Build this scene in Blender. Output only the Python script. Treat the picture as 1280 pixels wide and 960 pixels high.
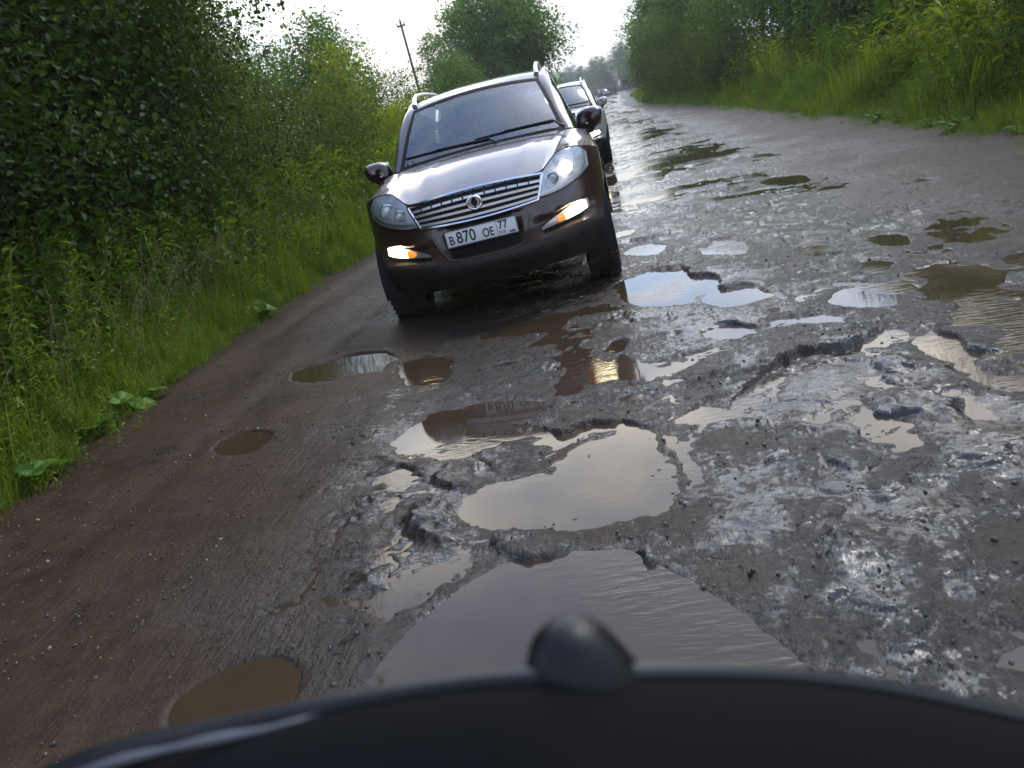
import bpy, bmesh, math, random
import numpy as np
from mathutils import Vector, Matrix
for o in list(bpy.data.objects): bpy.data.objects.remove(o)
scene = bpy.context.scene
COL = scene.collection
R_ = math.radians
rng = np.random.default_rng(7)
random.seed(7)

# ------------------------------------------------------------------ camera
FPX = 1100.0
CAM = np.array([0., 0., 1.45])
PITCH, YAW, ROLL = R_(16.857), R_(9.716), R_(12.5)
cF = np.array([-math.sin(YAW)*math.cos(PITCH), math.cos(YAW)*math.cos(PITCH), -math.sin(PITCH)])
cR0 = np.array([math.cos(YAW), math.sin(YAW), 0.]); cU0 = np.cross(cR0, cF)
cR = cR0*math.cos(ROLL) - cU0*math.sin(ROLL)
cU = cR0*math.sin(ROLL) + cU0*math.cos(ROLL)
def ray(x, y): return cF + cR*(x-640)/FPX - cU*(y-480)/FPX
def G(x, y, z=0.):                      # point of the photograph -> point on the ground
    r = ray(x, y); p = CAM + r*(z-CAM[2])/r[2]; return (p[0], p[1])
cd = bpy.data.cameras.new('camera'); cam = bpy.data.objects.new('camera', cd); COL.objects.link(cam)
cam.matrix_world = Matrix(((cR[0], cU[0], -cF[0], CAM[0]), (cR[1], cU[1], -cF[1], CAM[1]), (cR[2], cU[2], -cF[2], CAM[2]), (0, 0, 0, 1)))
cd.sensor_width = 36; cd.lens = 36*FPX/1280; cd.clip_start = 0.02; cd.clip_end = 6000
cd.dof.use_dof = True; cd.dof.focus_distance = 6.0; cd.dof.aperture_fstop = 4.6
scene.camera = cam
scene.render.engine = 'CYCLES'
scene.view_settings.view_transform = 'Standard'; scene.view_settings.look = 'None'
scene.view_settings.gamma = 1; scene.view_settings.exposure = 0.6
try: scene.cycles.transparent_max_bounces = 24; scene.cycles.max_bounces = 6; scene.cycles.diffuse_bounces = 3; scene.cycles.glossy_bounces = 3; scene.cycles.transmission_bounces = 4
except Exception: pass

# ------------------------------------------------------------------ sky and sun
SUN_EL, SUN_AZ = R_(52), R_(38)        # azimuth measured from +Y towards +X
w = bpy.data.worlds.new('World'); scene.world = w; w.use_nodes = True
nt = w.node_tree; nt.nodes.clear()
def N(nt, t, **k):
    n = nt.nodes.new(t)
    for a, b in k.items():
        if a in n.inputs and not hasattr(n, a): n.inputs[a].default_value = b
        else: setattr(n, a, b)
    return n
def ramp(nt, src, stops, interp='LINEAR'):
    r = nt.nodes.new('ShaderNodeValToRGB'); r.color_ramp.interpolation = interp
    e = r.color_ramp.elements
    while len(e) < len(stops): e.new(0.5)
    for i, (p, c) in enumerate(stops):
        e[i].position = p; e[i].color = (c, c, c, 1) if isinstance(c, (int, float)) else (*c, 1)
    nt.links.new(src, r.inputs[0]); return r.outputs[0]
def mth(nt, op, a, b=None, c=None, clamp=False):
    n = nt.nodes.new('ShaderNodeMath'); n.operation = op; n.use_clamp = clamp
    for i, v in enumerate((a, b, c)):
        if v is None: continue
        if isinstance(v, (int, float)): n.inputs[i].default_value = v
        else: nt.links.new(v, n.inputs[i])
    return n.outputs[0]
def mixc(nt, fac, a, b, blend='MIX'):
    n = nt.nodes.new('ShaderNodeMix'); n.data_type = 'RGBA'; n.blend_type = blend
    for i, v in ((0, fac), (6, a), (7, b)):
        if isinstance(v, (int, float)): n.inputs[i].default_value = v
        elif isinstance(v, tuple): n.inputs[i].default_value = (*v, 1)
        else: nt.links.new(v, n.inputs[i])
    return n.outputs[2]
def noise(nt, vec, scale, detail=4, rough=.55, dist=0.):
    n = nt.nodes.new('ShaderNodeTexNoise'); n.inputs['Scale'].default_value = scale
    n.inputs['Detail'].default_value = detail; n.inputs['Roughness'].default_value = rough
    n.inputs['Distortion'].default_value = dist
    if vec is not None: nt.links.new(vec, n.inputs['Vector'])
    return n.outputs['Fac']
def mapping(nt, vec, scale=(1, 1, 1), rot=(0, 0, 0), loc=(0, 0, 0)):
    m = nt.nodes.new('ShaderNodeMapping'); m.inputs['Scale'].default_value = scale
    m.inputs['Rotation'].default_value = rot; m.inputs['Location'].default_value = loc
    nt.links.new(vec, m.inputs['Vector']); return m.outputs['Vector']

sky = nt.nodes.new('ShaderNodeTexSky'); sky.sky_type = 'NISHITA'; sky.sun_disc = False
sky.sun_elevation = SUN_EL; sky.sun_rotation = SUN_AZ; sky.air_density = 1.2; sky.dust_density = 2.0; sky.ozone_density = 1.5
tc = nt.nodes.new('ShaderNodeTexCoord'); gen = tc.outputs['Generated']
sep = nt.nodes.new('ShaderNodeSeparateXYZ'); nt.links.new(gen, sep.inputs[0])
c1 = noise(nt, mapping(nt, gen, (1.6, 1.6, 5.0), loc=(.35, .1, 0)), 2.3, 6, .58, .4)
c2 = noise(nt, mapping(nt, gen, (1.5, 1.5, 4.), loc=(2, 1, 0)), 3.0, 6, .6)
# cloud cover by height: closed at the horizon, a torn blue gap, a bright bank above it, then mostly open blue
elev = mth(nt, 'MULTIPLY_ADD', mth(nt, 'SUBTRACT', c1, .5), .22, sep.outputs['Z'])
cover_ = ramp(nt, elev, [(0., 1.), (.13, 1.), (.19, .30), (.25, .38), (.31, 1.), (.41, .88), (.51, .34), (.80, .30)])
cover_ = mth(nt, 'ADD', cover_, mth(nt, 'MULTIPLY', mth(nt, 'SUBTRACT', c2, .5), 1.1), clamp=True)
fwd = ramp(nt, sep.outputs['Y'], [(0.15, 0.), (.85, 1.)])          # brightest ahead
bank_ = ramp(nt, sep.outputs['Z'], [(.10, 0.), (.34, 1.), (.46, .8), (.62, .1)])
wht = mixc(nt, mth(nt, 'MULTIPLY', bank_, fwd), (10.5, 10.8, 11.0), (26., 25.2, 23.8))
wht = mixc(nt, 1.0, wht, ramp(nt, c2, [(.3, (.62, .66, .74)), (.5, (.95, .95, .95)), (.72, (1.25, 1.15, 1.02))]), 'MULTIPLY')
wht = mixc(nt, fwd, mixc(nt, 1.0, wht, (.62, .64, .66), 'MULTIPLY'), wht)
skyb = mixc(nt, 1.0, sky.outputs[0], (1.9, 2.15, 2.6), 'MULTIPLY')
col = mixc(nt, cover_, skyb, wht)
bg = nt.nodes.new('ShaderNodeBackground'); bg.inputs['Strength'].default_value = 0.10
nt.links.new(col, bg.inputs['Color'])
wo = nt.nodes.new('ShaderNodeOutputWorld'); nt.links.new(bg.outputs[0], wo.inputs['Surface'])
sd = bpy.data.lights.new('sun', 'SUN'); sd.energy = .9; sd.angle = R_(22); sd.color = (1, .95, .86)
so = bpy.data.objects.new('sun', sd); COL.objects.link(so)
sdir = Vector((math.sin(SUN_AZ)*math.cos(SUN_EL), math.cos(SUN_AZ)*math.cos(SUN_EL), math.sin(SUN_EL)))
so.rotation_euler = sdir.to_track_quat('Z', 'Y').to_euler(); so.location = (0, 0, 30)

# ------------------------------------------------------------------ helpers
def mesh_np(name, verts, faces, mat=None, parent=None, smooth=False, attrs=None, uvq=None):
    """faces: int array (n,3|4) or list of lists"""
    me = bpy.data.meshes.new(name)
    verts = np.asarray(verts, dtype=np.float32)
    if isinstance(faces, np.ndarray):
        k = faces.shape[1]; nf = len(faces)
        me.vertices.add(len(verts)); me.vertices.foreach_set('co', verts.ravel())
        me.loops.add(nf*k); me.loops.foreach_set('vertex_index', faces.astype(np.int32).ravel())
        me.polygons.add(nf); me.polygons.foreach_set('loop_start', np.arange(0, nf*k, k, dtype=np.int32))
        me.polygons.foreach_set('loop_total', np.full(nf, k, dtype=np.int32))
    else:
        me.from_pydata([tuple(map(float, v)) for v in verts], [], [tuple(int(i) for i in f) for f in faces])
    me.update(calc_edges=True)
    if smooth: me.polygons.foreach_set('use_smooth', np.ones(len(me.polygons), dtype=bool))
    if attrs:
        for an, (typ, data) in attrs.items():
            a = me.attributes.new(an, typ, 'POINT')
            if typ == 'FLOAT': a.data.foreach_set('value', np.asarray(data, dtype=np.float32).ravel())
            else: a.data.foreach_set('color', np.asarray(data, dtype=np.float32).ravel())
    me.validate()
    o = bpy.data.objects.new(name, me); COL.objects.link(o)
    if mat: me.materials.append(mat)
    if parent: o.parent = parent
    return o
def empty(name, loc=(0, 0, 0), rz=0.):
    o = bpy.data.objects.new(name, None); COL.objects.link(o)
    o.location = loc; o.rotation_euler = (0, 0, rz); o.empty_display_size = .2
    return o
def tag(o, label=None, cat=None, group=None, kind=None):
    if label: o['label'] = label
    if cat: o['category'] = cat
    if group: o['group'] = group
    if kind: o['kind'] = kind
    return o
def kids(o): return [c for c in bpy.data.objects if c.parent == o]
def copy_tree(o, parent=None):
    c = o.copy(); COL.objects.link(c)
    if parent is not None: c.parent = parent
    for ch in kids(o): copy_tree(ch, c)
    return c
class MB:                                   # collects shapes into one mesh
    def __init__(s): s.v = []; s.f = []; s.n = 0
    def add(s, v, f):
        v = np.asarray(v, float)
        s.f += [[i+s.n for i in q] for q in f]; s.v.append(v); s.n += len(v)
    def grid(s, P, close_u=False, close_v=False):     # P[i][j] = point
        P = np.asarray(P, float); n, m = P.shape[:2]; f = []
        for i in range(n if close_u else n-1):
            for j in range(m if close_v else m-1):
                a, b = i, (i+1) % n; c, d = j, (j+1) % m
                f.append([a*m+c, b*m+c, b*m+d, a*m+d])
        s.add(P.reshape(-1, 3), f)
    def tube(s, pts, r, k=8, cap=True, flat=1.0):
        pts = [Vector(p) for p in pts]; n = len(pts)
        rr = r if isinstance(r, (list, tuple, np.ndarray)) else [r]*n
        rings = []; up = Vector((0, 0, 1))
        for i, p in enumerate(pts):
            t = (pts[min(i+1, n-1)]-pts[max(i-1, 0)]).normalized()
            a = t.cross(up)
            if a.length < .05: a = t.cross(Vector((1, 0, 0)))
            a.normalize(); b = a.cross(t)
            rings.append([tuple(p+a*math.cos(2*math.pi*q/k)*rr[i]+b*math.sin(2*math.pi*q/k)*rr[i]*flat) for q in range(k)])
        base = s.n; s.grid(rings, close_v=True)
        if cap:
            s.f.append([base+q for q in range(k)][::-1]); s.f.append([base+(n-1)*k+q for q in range(k)])
    def lathe(s, prof, axis='x', c=(0, 0, 0), k=32, close=False):   # prof: (along, radius)
        rings = []
        for (h, r) in prof:
            ring = []
            for q in range(k):
                a = 2*math.pi*q/k; u, w_ = r*math.cos(a), r*math.sin(a)
                p = {'x': (h, u, w_), 'y': (u, h, w_), 'z': (u, w_, h)}[axis]
                ring.append((p[0]+c[0], p[1]+c[1], p[2]+c[2]))
            rings.append(ring)
        s.grid(rings, close_u=close, close_v=True)
    def box(s, x0, x1, y0, y1, z0, z1, bev=0.0, M=None):
        bm = bmesh.new(); bmesh.ops.create_cube(bm, size=1)
        for v in bm.verts: v.co = Vector(((x0+x1)/2+v.co.x*(x1-x0), (y0+y1)/2+v.co.y*(y1-y0), (z0+z1)/2+v.co.z*(z1-z0)))
        if bev: bmesh.ops.bevel(bm, geom=list(bm.edges), offset=bev, segments=2, affect='EDGES', profile=.5)
        if M is not None: bm.transform(M)
        bm.verts.index_update()
        s.add([v.co[:] for v in bm.verts], [[v.index for v in f.verts] for f in bm.faces]); bm.free()
    def ball(s, c, r, sc=(1, 1, 1), k=12, M=None):
        bm = bmesh.new(); bmesh.ops.create_uvsphere(bm, u_segments=k*2, v_segments=k, radius=r)
        for v in bm.verts: v.co = Vector((v.co.x*sc[0], v.co.y*sc[1], v.co.z*sc[2]))
        if M is not None: bm.transform(M)
        for v in bm.verts: v.co += Vector(c)
        s.add([v.co[:] for v in bm.verts], [[v.index for v in f.verts] for f in bm.faces]); bm.free()
    def build(s, name, mat, parent=None, smooth=True, ang=35, solid=0., sub=0):
        o = mesh_np(name, np.concatenate(s.v), s.f, mat, parent)
        me = o.data
        bm = bmesh.new(); bm.from_mesh(me); bmesh.ops.remove_doubles(bm, verts=bm.verts, dist=1e-5)
        bmesh.ops.recalc_face_normals(bm, faces=bm.faces)
        if solid:
            ret = bmesh.ops.solidify(bm, geom=list(bm.faces), thickness=solid)
        for e in bm.edges: e.smooth = not (len(e.link_faces) == 2 and e.calc_face_angle(0) > R_(ang))
        for f in bm.faces: f.smooth = smooth
        bm.to_mesh(me); bm.free()
        return o
def catmull(pts, n):
    P = np.asarray(pts, float)
    if len(P) == 2: return P[0]+(P[1]-P[0])*np.linspace(0, 1, n)[:, None]
    d = np.r_[0, np.cumsum(np.linalg.norm(np.diff(P, axis=0), axis=1))]; d /= d[-1]
    t = np.linspace(0, 1, n)
    m = np.gradient(P, d, axis=0)
    k = np.clip(np.searchsorted(d, t, side='right')-1, 0, len(P)-2)
    h = (d[k+1]-d[k])[:, None]; u = ((t-d[k])/(d[k+1]-d[k]))[:, None]
    return (2*u**3-3*u**2+1)*P[k]+(u**3-2*u**2+u)*h*m[k]+(-2*u**3+3*u**2)*P[k+1]+(u**3-u**2)*h*m[k+1]
def loft(curves, n=24, m=12):                # several 3-D curves -> smooth grid
    C = np.array([catmull(c, n) for c in curves])
    return np.array([catmull(C[:, i], m) for i in range(n)])

# lattice noise for the heights
_perm = np.random.default_rng(3).permutation(4096)
_val = np.random.default_rng(5).uniform(-1, 1, 4096)
def vnoise(x, y, seed=0):
    xi = np.floor(x).astype(np.int64); yi = np.floor(y).astype(np.int64); fx = x-xi; fy = y-yi
    u = fx*fx*fx*(fx*(fx*6-15)+10); v = fy*fy*fy*(fy*(fy*6-15)+10)
    def h(a, b): return _val[_perm[(_perm[(a+seed*131) & 4095]+b) & 4095]]
    return (h(xi, yi)*(1-u)+h(xi+1, yi)*u)*(1-v)+(h(xi, yi+1)*(1-u)+h(xi+1, yi+1)*u)*v
def fbm(x, y, scale, oct=4, seed=0, gain=.5):
    s = 0; a = 1; t = 0; fx, fy = x/scale, y/scale
    for o in range(oct):
        s = s+a*vnoise(fx*(2.03**o)+17.3*o, fy*(2.03**o)+9.1*o, seed+o); t += a; a *= gain
    return s/t
def sst(a, b, x):
    t = np.clip((x-a)/(b-a), 0, 1); return t*t*(3-2*t)

# ------------------------------------------------------------------ materials
def mat(name, col, rough=.5, metal=0., spec=.5, coat=0., emit=None, es=0., bump=None, var=None, trans=0., ior=1.45, coatr=.03):
    m = bpy.data.materials.new(name); m.use_nodes = True; t = m.node_tree; b = t.nodes['Principled BSDF']
    b.inputs['Base Color'].default_value = (*col, 1); b.inputs['Roughness'].default_value = rough
    b.inputs['Metallic'].default_value = metal; b.inputs['Specular IOR Level'].default_value = spec
    b.inputs['Coat Weight'].default_value = coat; b.inputs['Coat Roughness'].default_value = coatr
    b.inputs['Transmission Weight'].default_value = trans; b.inputs['IOR'].default_value = ior
    if emit: b.inputs['Emission Color'].default_value = (*emit, 1); b.inputs['Emission Strength'].default_value = es
    g = t.nodes.new('ShaderNodeTexCoord')
    if var:                                   # (scale, second colour)
        n = noise(t, g.outputs['Object'], var[0], 6, .6)
        c = mixc(t, ramp(t, n, [(.38, 0.), (.66, 1.)]), tuple(col), tuple(var[1]))
        t.links.new(c, b.inputs['Base Color'])
        rr = mth(t, 'ADD', mth(t, 'MULTIPLY', n, .3), rough-.15, clamp=True); t.links.new(rr, b.inputs['Roughness'])
    if bump:
        n = noise(t, g.outputs['Object'], bump[0], 5, .6)
        bp = t.nodes.new('ShaderNodeBump'); bp.inputs['Distance'].default_value = bump[1]; bp.inputs['Strength'].default_value = 1
        t.links.new(n, bp.inputs['Height']); t.links.new(bp.outputs[0], b.inputs['Normal'])
    return m
# ------------------------------------------------------------------ road, puddles, ground
def interp(xs, ys): return lambda v: np.interp(v, xs, ys)
XL = interp([-5, 3.7, 4.8, 6.2, 7.7, 9.3, 11, 14, 30, 60, 100, 245, 600], [-3.3, -3.35, -3.45, -3.57, -3.76, -3.7, -3.55, -3.5, -3.6, -3.8, -3.6, -3.2, -3.0])
XR = interp([-5, 11, 14.3, 21.8, 35, 52, 67, 97, 245, 600], [4.55, 4.5, 4.46, 4.2, 3.95, 2.95, 2.2, 2.4, 4.2, 4.6])
WATER_Z = -0.004

def poly_sd(x, y, pts):                      # signed distance, negative inside
    P = np.asarray(pts); n = len(P); d = np.full(x.shape, 1e9); ins = np.zeros(x.shape, bool)
    for i in range(n):
        a, b = P[i], P[(i+1) % n]; e = b-a; wx, wy = x-a[0], y-a[1]
        t = np.clip((wx*e[0]+wy*e[1])/(e@e), 0, 1)
        d = np.minimum(d, np.hypot(wx-e[0]*t, wy-e[1]*t))
        c = ((a[1] <= y) & (b[1] > y)) | ((b[1] <= y) & (a[1] > y))
        xx = a[0]+(y-a[1])/(e[1] if abs(e[1]) > 1e-9 else 1e-9)*e[0]
        ins ^= c & (x < xx)
    return np.where(ins, -d, d)
def line_sd(x, y, pts):                      # distance and side (positive = left of the line direction)
    P = np.asarray(pts); d = np.full(x.shape, 1e9); s = np.zeros(x.shape); tt = np.zeros(x.shape)
    L = np.r_[0, np.cumsum(np.hypot(*(np.diff(P, axis=0).T)))]
    for i in range(len(P)-1):
        a, b = P[i], P[i+1]; e = b-a; wx, wy = x-a[0], y-a[1]
        t = np.clip((wx*e[0]+wy*e[1])/(e@e), 0, 1); q = np.hypot(wx-e[0]*t, wy-e[1]*t)
        k = q < d; d = np.where(k, q, d); s = np.where(k, np.sign(e[0]*wy-e[1]*wx), s)
        tt = np.where(k, (L[i]+t*np.hypot(*e))/L[-1], tt)
    return d, s, tt
def PX(*p): return [G(*q) for q in p]
def closed(pts, n=4):
    P = np.asarray(pts); N_ = len(P); out = []
    for i in range(N_):
        a, b, c, d = P[i-1], P[i], P[(i+1) % N_], P[(i+2) % N_]
        for k in range(n):
            t = k/n; out.append(.5*((2*b)+(c-a)*t+(2*a-5*b+4*c-d)*t*t+(-a+3*b-3*c+d)*t**3))
    return out
POOLS = [  # outline, depth, edge width
    (PX((575,625),(620,600),(680,585),(720,560),(770,548),(830,545),(850,580),(862,610),(830,640),(770,655),(700,662),(630,662),(590,655)), .016, .03),
    (PX((490,560),(520,530),(570,508),(640,500),(700,505),(690,535),(640,545),(600,560),(560,575)), .014, .04),
    (PX((480,900),(480,835),(530,780),(600,725),(650,700),(720,692),(780,692),(850,725),(930,775),(990,830),(1010,900)), .04, .05),
    (PX((370,468),(385,458),(430,447),(470,443),(500,448),(500,462),(460,466),(400,477)), .035, .03),
    (PX((505,452),(550,446),(560,462),(545,478),(508,480)), .035, .02),
    (PX((268,565),(285,548),(315,542),(330,548),(320,562),(290,571)), .035, .03),
    (PX((215,905),(240,860),(290,835),(345,825),(370,850),(350,890),(300,925)), .035, .03),
    (PX((775,360),(800,342),(850,338),(880,352),(900,365),(870,378),(800,380)), .04, .03),
    (PX((880,372),(920,358),(955,366),(945,380),(900,384)), .035, .03),
    (PX((885,418),(905,408),(935,408),(942,420),(915,426)), .035, .02),
    (PX((785,315),(800,306),(830,306),(825,316),(795,320)), .03, .03),
    (PX((880,318),(890,304),(915,302),(930,308),(920,318)), .035, .03),
    (PX((760,430),(772,424),(782,430),(780,440),(765,440)), .03, .02),
    (PX((1040,372),(1060,360),(1110,356),(1130,368),(1110,382),(1060,382)), .035, .03),
    (PX((1072,332),(1082,325),(1108,328),(1110,338),(1085,342)), .035, .03),
    (PX((1000,316),(1020,306),(1045,306),(1050,314),(1025,320)), .03, .03),
    (PX((1085,300),(1100,292),(1130,295),(1135,304),(1110,308)), .03, .03),
    (PX((950,228),(970,220),(1005,220),(1010,227),(975,231)), .03, .03),
    (PX((1250,322),(1270,316),(1295,322),(1290,330),(1260,330)), .03, .03),
    (PX((1150,425),(1180,418),(1200,440),(1260,450),(1290,460),(1290,500),(1220,480),(1170,450)), .012, .05),
]
FILMS = [  # broken, rippled skins of water: outline, strength
    (PX((930,490),(960,470),(1010,450),(1080,435),(1140,445),(1170,470),(1190,520),(1080,540),(1000,530),(950,520)), 1.),
    (PX((1120,500),(1200,480),(1290,520),(1290,600),(1200,580),(1140,535)), .9),
    (PX((750,190),(800,180),(870,185),(850,240),(790,290),(755,270)), .55),
    (PX((800,350),(960,340),(960,400),(880,440),(800,430),(770,400)), .7),
    (PX((1040,600),(1180,620),(1200,700),(1050,690)), .5),
    (PX((370,600),(500,520),(600,580),(600,680),(500,760),(420,720)), .75),
    (PX((430,440),(520,425),(560,470),(520,540),(440,520)), .5),
    (PX((870,600),(960,560),(1020,620),(980,690),(880,680)), .4),
]
POOLS = [(closed(a), b, c) for a, b, c in POOLS]
PADS = [  # asphalt lumps standing out of the water: outline, height
    (PX((500,670),(520,640),(545,627),(572,632),(582,655),(578,680),(540,688)), .05),
    (PX((600,690),(605,668),(640,662),(700,662),(722,680),(700,700),(650,702)), .038),
    (PX((545,600),(560,575),(590,567),(610,580),(605,602),(570,612)), .032),
    (PX((600,560),(650,548),(690,552),(680,575),(640,590),(605,580)), .022),
    (PX((680,580),(705,575),(710,592),(690,598)), .014),
    (PX((725,565),(745,563),(752,575),(730,580)), .012),
    (PX((790,690),(795,668),(830,665),(850,690),(830,712),(800,710)), .03),
    (PX((955,575),(985,545),(1020,540),(1055,590),(1010,595)), .034),
    (PX((1080,515),(1090,498),(1150,490),(1210,510),(1190,530),(1110,528)), .03),
    (PX((1140,488),(1180,478),(1195,490),(1160,500)), .02),
    (PX((1215,455),(1250,440),(1285,450),(1285,475),(1240,470)), .03),
]
LEDGES = [  # polyline (raised on its far side), height, reach
    (PX((640,520),(690,545),(730,532),(775,528),(830,540)), .05, .30),
    (PX((868,620),(858,590),(838,545)), .035, .12),
    (PX((925,515),(940,480),(985,458),(1010,440),(1060,442),(1100,420)), .06, .35),
    (PX((1165,405),(1190,420),(1220,440),(1280,436)), .055, .35),
    (PX((1010,545),(1030,560),(1055,592)), .03, .10),
    (PX((1075,505),(1085,528),(1130,528)), .03, .12),
    (PX((1025,645),(1040,680),(1048,715)), .025, .08),
    (PX((800,338),(850,333),(890,350),(900,362)), .05, .25),
    (PX((890,360),(950,366)), .035, .2),
    (PX((880,302),(920,298)), .03, .2),
    (PX((785,300),(830,300)), .03, .2),
    (PX((900,405),(950,410)), .03, .15),
    (PX((1040,352),(1130,350)), .03, .2),
    (PX((1130,348),(1160,356)), .03, .2),
    (PX((1000,300),(1060,302)), .02, .2),
    (PX((460,600),(500,580),(545,590)), .02, .12),
]
def road_height(x, y, want_masks=False):
    near = 1-sst(9, 16, y)
    wx = fbm(x, y, .10, 3, 41)*.034+fbm(x, y, .38, 3, 45)*.075*sst(2.7, 3.6, y); wy = fbm(x+31, y, .10, 3, 43)*.034+fbm(x+11, y, .45, 3, 47)*.10*sst(2.7, 3.6, y)
    xw, yw = x+wx, y+wy
    c = (x-XL(y))/(XR(y)-XL(y))                                   # 0 left edge, 1 right edge
    mudL = 1-sst(.15, .34, c+fbm(x, y, .9, 3, 2)*.10)              # smooth brown mud lane on the left
    mudR = sst(.66, .86, c+fbm(x, y, 1.2, 3, 6)*.12)*sst(3.2, 6.0, y)
    rough = (1-mudL)*(1-.45*mudR)
    big = fbm(x, y*.8, 1.7, 3, 8)
    h = .0065+.0015*(1-rough)+.011*(1-sst(2.4, 3.4, y))*sst(-.2, .4, x)+.012*mudL+.013*mudR+big*.009
    h = h+fbm(x, y, .42, 4, 11)*.013*(.35+rough)
    h = h+(fbm(x, y, .11, 4, 15)*.0095+.0035*fbm(x, y, .035, 2, 17)*near)*rough*(.55+.6*sst(-.3, .5, fbm(x, y, 1.0, 2, 91)))
    ridg = 1-np.abs(fbm(x, y, .30, 4, 19)); h = h-.016*rough*sst(.93, 1., ridg)       # cracks
    st = fbm(xw, yw, 1.1, 4, 23); h = h+.017*rough*(sst(-.02, .02, st)-.5)             # broken layers
    st2 = fbm(xw+7, yw, .55, 4, 27); h = h+.012*rough*(sst(-.015, .015, st2)-.5)
    st3 = fbm(x*.9, y*.45, 1.3, 4, 77); far = sst(8, 14, y)*sst(.28, .42, c)*(1-sst(.62, .8, c)); h = h-far*.012*sst(.02, .25, st3)-far*.004
    h = h-.003*np.exp(-(((x+.2)/.7)**2+((y-3.4)/.6)**2)**2)
    # tyre-smoothed ruts along the lane
    h = h+.009*mudL*np.sin((x-.06*y)*9+fbm(x, y*.3, .6, 2, 31)*3)
    h = h-.010*np.exp(-((x+2.55+.03*(y-5))/.28)**2)*(y > 2)
    flat = np.zeros_like(x)
    for pts, dep, ew in POOLS:
        P = np.asarray(pts); k = (x > P[:, 0].min()-.4) & (x < P[:, 0].max()+.4) & (y > P[:, 1].min()-.4) & (y < P[:, 1].max()+.6)
        if not k.any(): continue
        wob = .9 if P[:, 1].mean() > 2.6 else .35
        s = poly_sd(x[k]+wx[k]*wob, y[k]+wy[k]*wob, pts)
        m = 1-sst(-ew, ew, s)
        lip = np.exp(-((s-ew*1.6)/(.07))**2)*.008
        rch = .30 if ew <= .035 else .16; m2 = (1-sst(0, rch, s))*(.97 if P[:, 0].mean() < -1.3 else .80)
        h[k] = h[k]*(1-m2)+(WATER_Z+.0045+.004*fbm(x[k], y[k], .07, 2, 81))*m2
        lip *= .5
        h[k] = h[k]*(1-m)+(-dep+h[k]*.28+(.016 if dep < .02 else .004)*fbm(x[k], y[k], .075, 4, 83)*rough[k])*m+lip
        flat[k] = np.maximum(flat[k], m)
    for pts, hh in PADS:
        P = np.asarray(pts); k = (x > P[:, 0].min()-.2) & (x < P[:, 0].max()+.2) & (y > P[:, 1].min()-.2) & (y < P[:, 1].max()+.2)
        s = poly_sd(x[k]+wx[k]*1.1, y[k]+wy[k]*1.1, pts)
        m = 1-sst(-.05, .018, s)
        h[k] = np.maximum(h[k], h[k]*(1-m)+(WATER_Z+hh*.72*m+.017*fbm(x[k], y[k], .06, 4, 51))*m)
    for pts, hh, rch in LEDGES:
        P = np.asarray(pts); k = (x > P[:, 0].min()-.5) & (x < P[:, 0].max()+.5) & (y > P[:, 1].min()-.5) & (y < P[:, 1].max()+.6)
        d, s, t = line_sd(x[k]+wx[k]*1.2, y[k]+wy[k]*1.2, pts)
        end = np.clip(np.sin(np.clip(t, .0, 1)*math.pi), 0, 1)**.5
        sd_ = d*s
        up = sst(-.012, .012, sd_)*np.exp(-(d/rch)**2)
        dn = (1-sst(-.012, .012, sd_))*np.exp(-(d/(.10))**2)
        h[k] += end*(hh*.50*up-hh*.55*dn)
    e = np.minimum(x-XL(y), XR(y)-x)
    h = h+.02*(1-sst(0, .5, e))
    if want_masks: return h, mudL, mudR, rough, flat
    return h
ys = [-3., -2, -1, 0, .5, .9, 1.2]
v = 1.35
while v < 900: ys.append(v); v += max(.0095, v*v/1900.)
ys = np.array(ys); us = np.linspace(0, 1, 800)
Yg = np.repeat(ys[:, None], len(us), 1); Xg = (XL(Yg)-.55)+(XR(Yg)-XL(Yg)+1.1)*us[None]
hh, mL, mR, rgh, flt = road_height(Xg.ravel(), Yg.ravel(), True)
xr_, yr_ = Xg.ravel(), Yg.ravel(); wet = np.zeros(len(xr_))
wxx, wyy = xr_+.10*fbm(xr_, yr_, .3, 4, 101), yr_+.14*fbm(xr_, yr_, .3, 4, 103)
for pts, st_ in FILMS:
    P = np.asarray(pts); k = (xr_ > P[:, 0].min()-.5) & (xr_ < P[:, 0].max()+.5) & (yr_ > P[:, 1].min()-.5) & (yr_ < P[:, 1].max()+.8)
    wet[k] = np.maximum(wet[k], st_*(1-sst(-.10, .10, poly_sd(wxx[k], wyy[k], pts))))
n_, m_ = Xg.shape
idx = np.arange(n_*m_).reshape(n_, m_)
hh = hh+.0065*wet*(1-sst(6, 9, yr_))
quads = np.stack([idx[:-1, :-1], idx[:-1, 1:], idx[1:, 1:], idx[1:, :-1]], -1).reshape(-1, 4)

mroad = bpy.data.materials.new('wet_road'); mroad.use_nodes = True; t = mroad.node_tree; b = t.nodes['Principled BSDF']
geo = t.nodes.new('ShaderNodeNewGeometry'); pos = geo.outputs['Position']
aM = N(t, 'ShaderNodeAttribute', attribute_name='mud').outputs['Fac']
aW = N(t, 'ShaderNodeAttribute', attribute_name='wet').outputs['Fac']
aR = N(t, 'ShaderNodeAttribute', attribute_name='broken').outputs['Fac']
sepP = t.nodes.new('ShaderNodeSeparateXYZ'); t.links.new(pos, sepP.inputs[0])
n5 = noise(t, pos, 30, 5, .7); n1 = noise(t, pos, 1.3, 6, .6); n2 = noise(t, pos, 9, 6, .65); n3 = noise(t, pos, 70, 4, .7); n4 = noise(t, pos, 3.4, 7, .6, .6)
vor = N(t, 'ShaderNodeTexVoronoi', feature='F1'); vor.inputs['Scale'].default_value = 95; t.links.new(pos, vor.inputs['Vector'])
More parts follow.
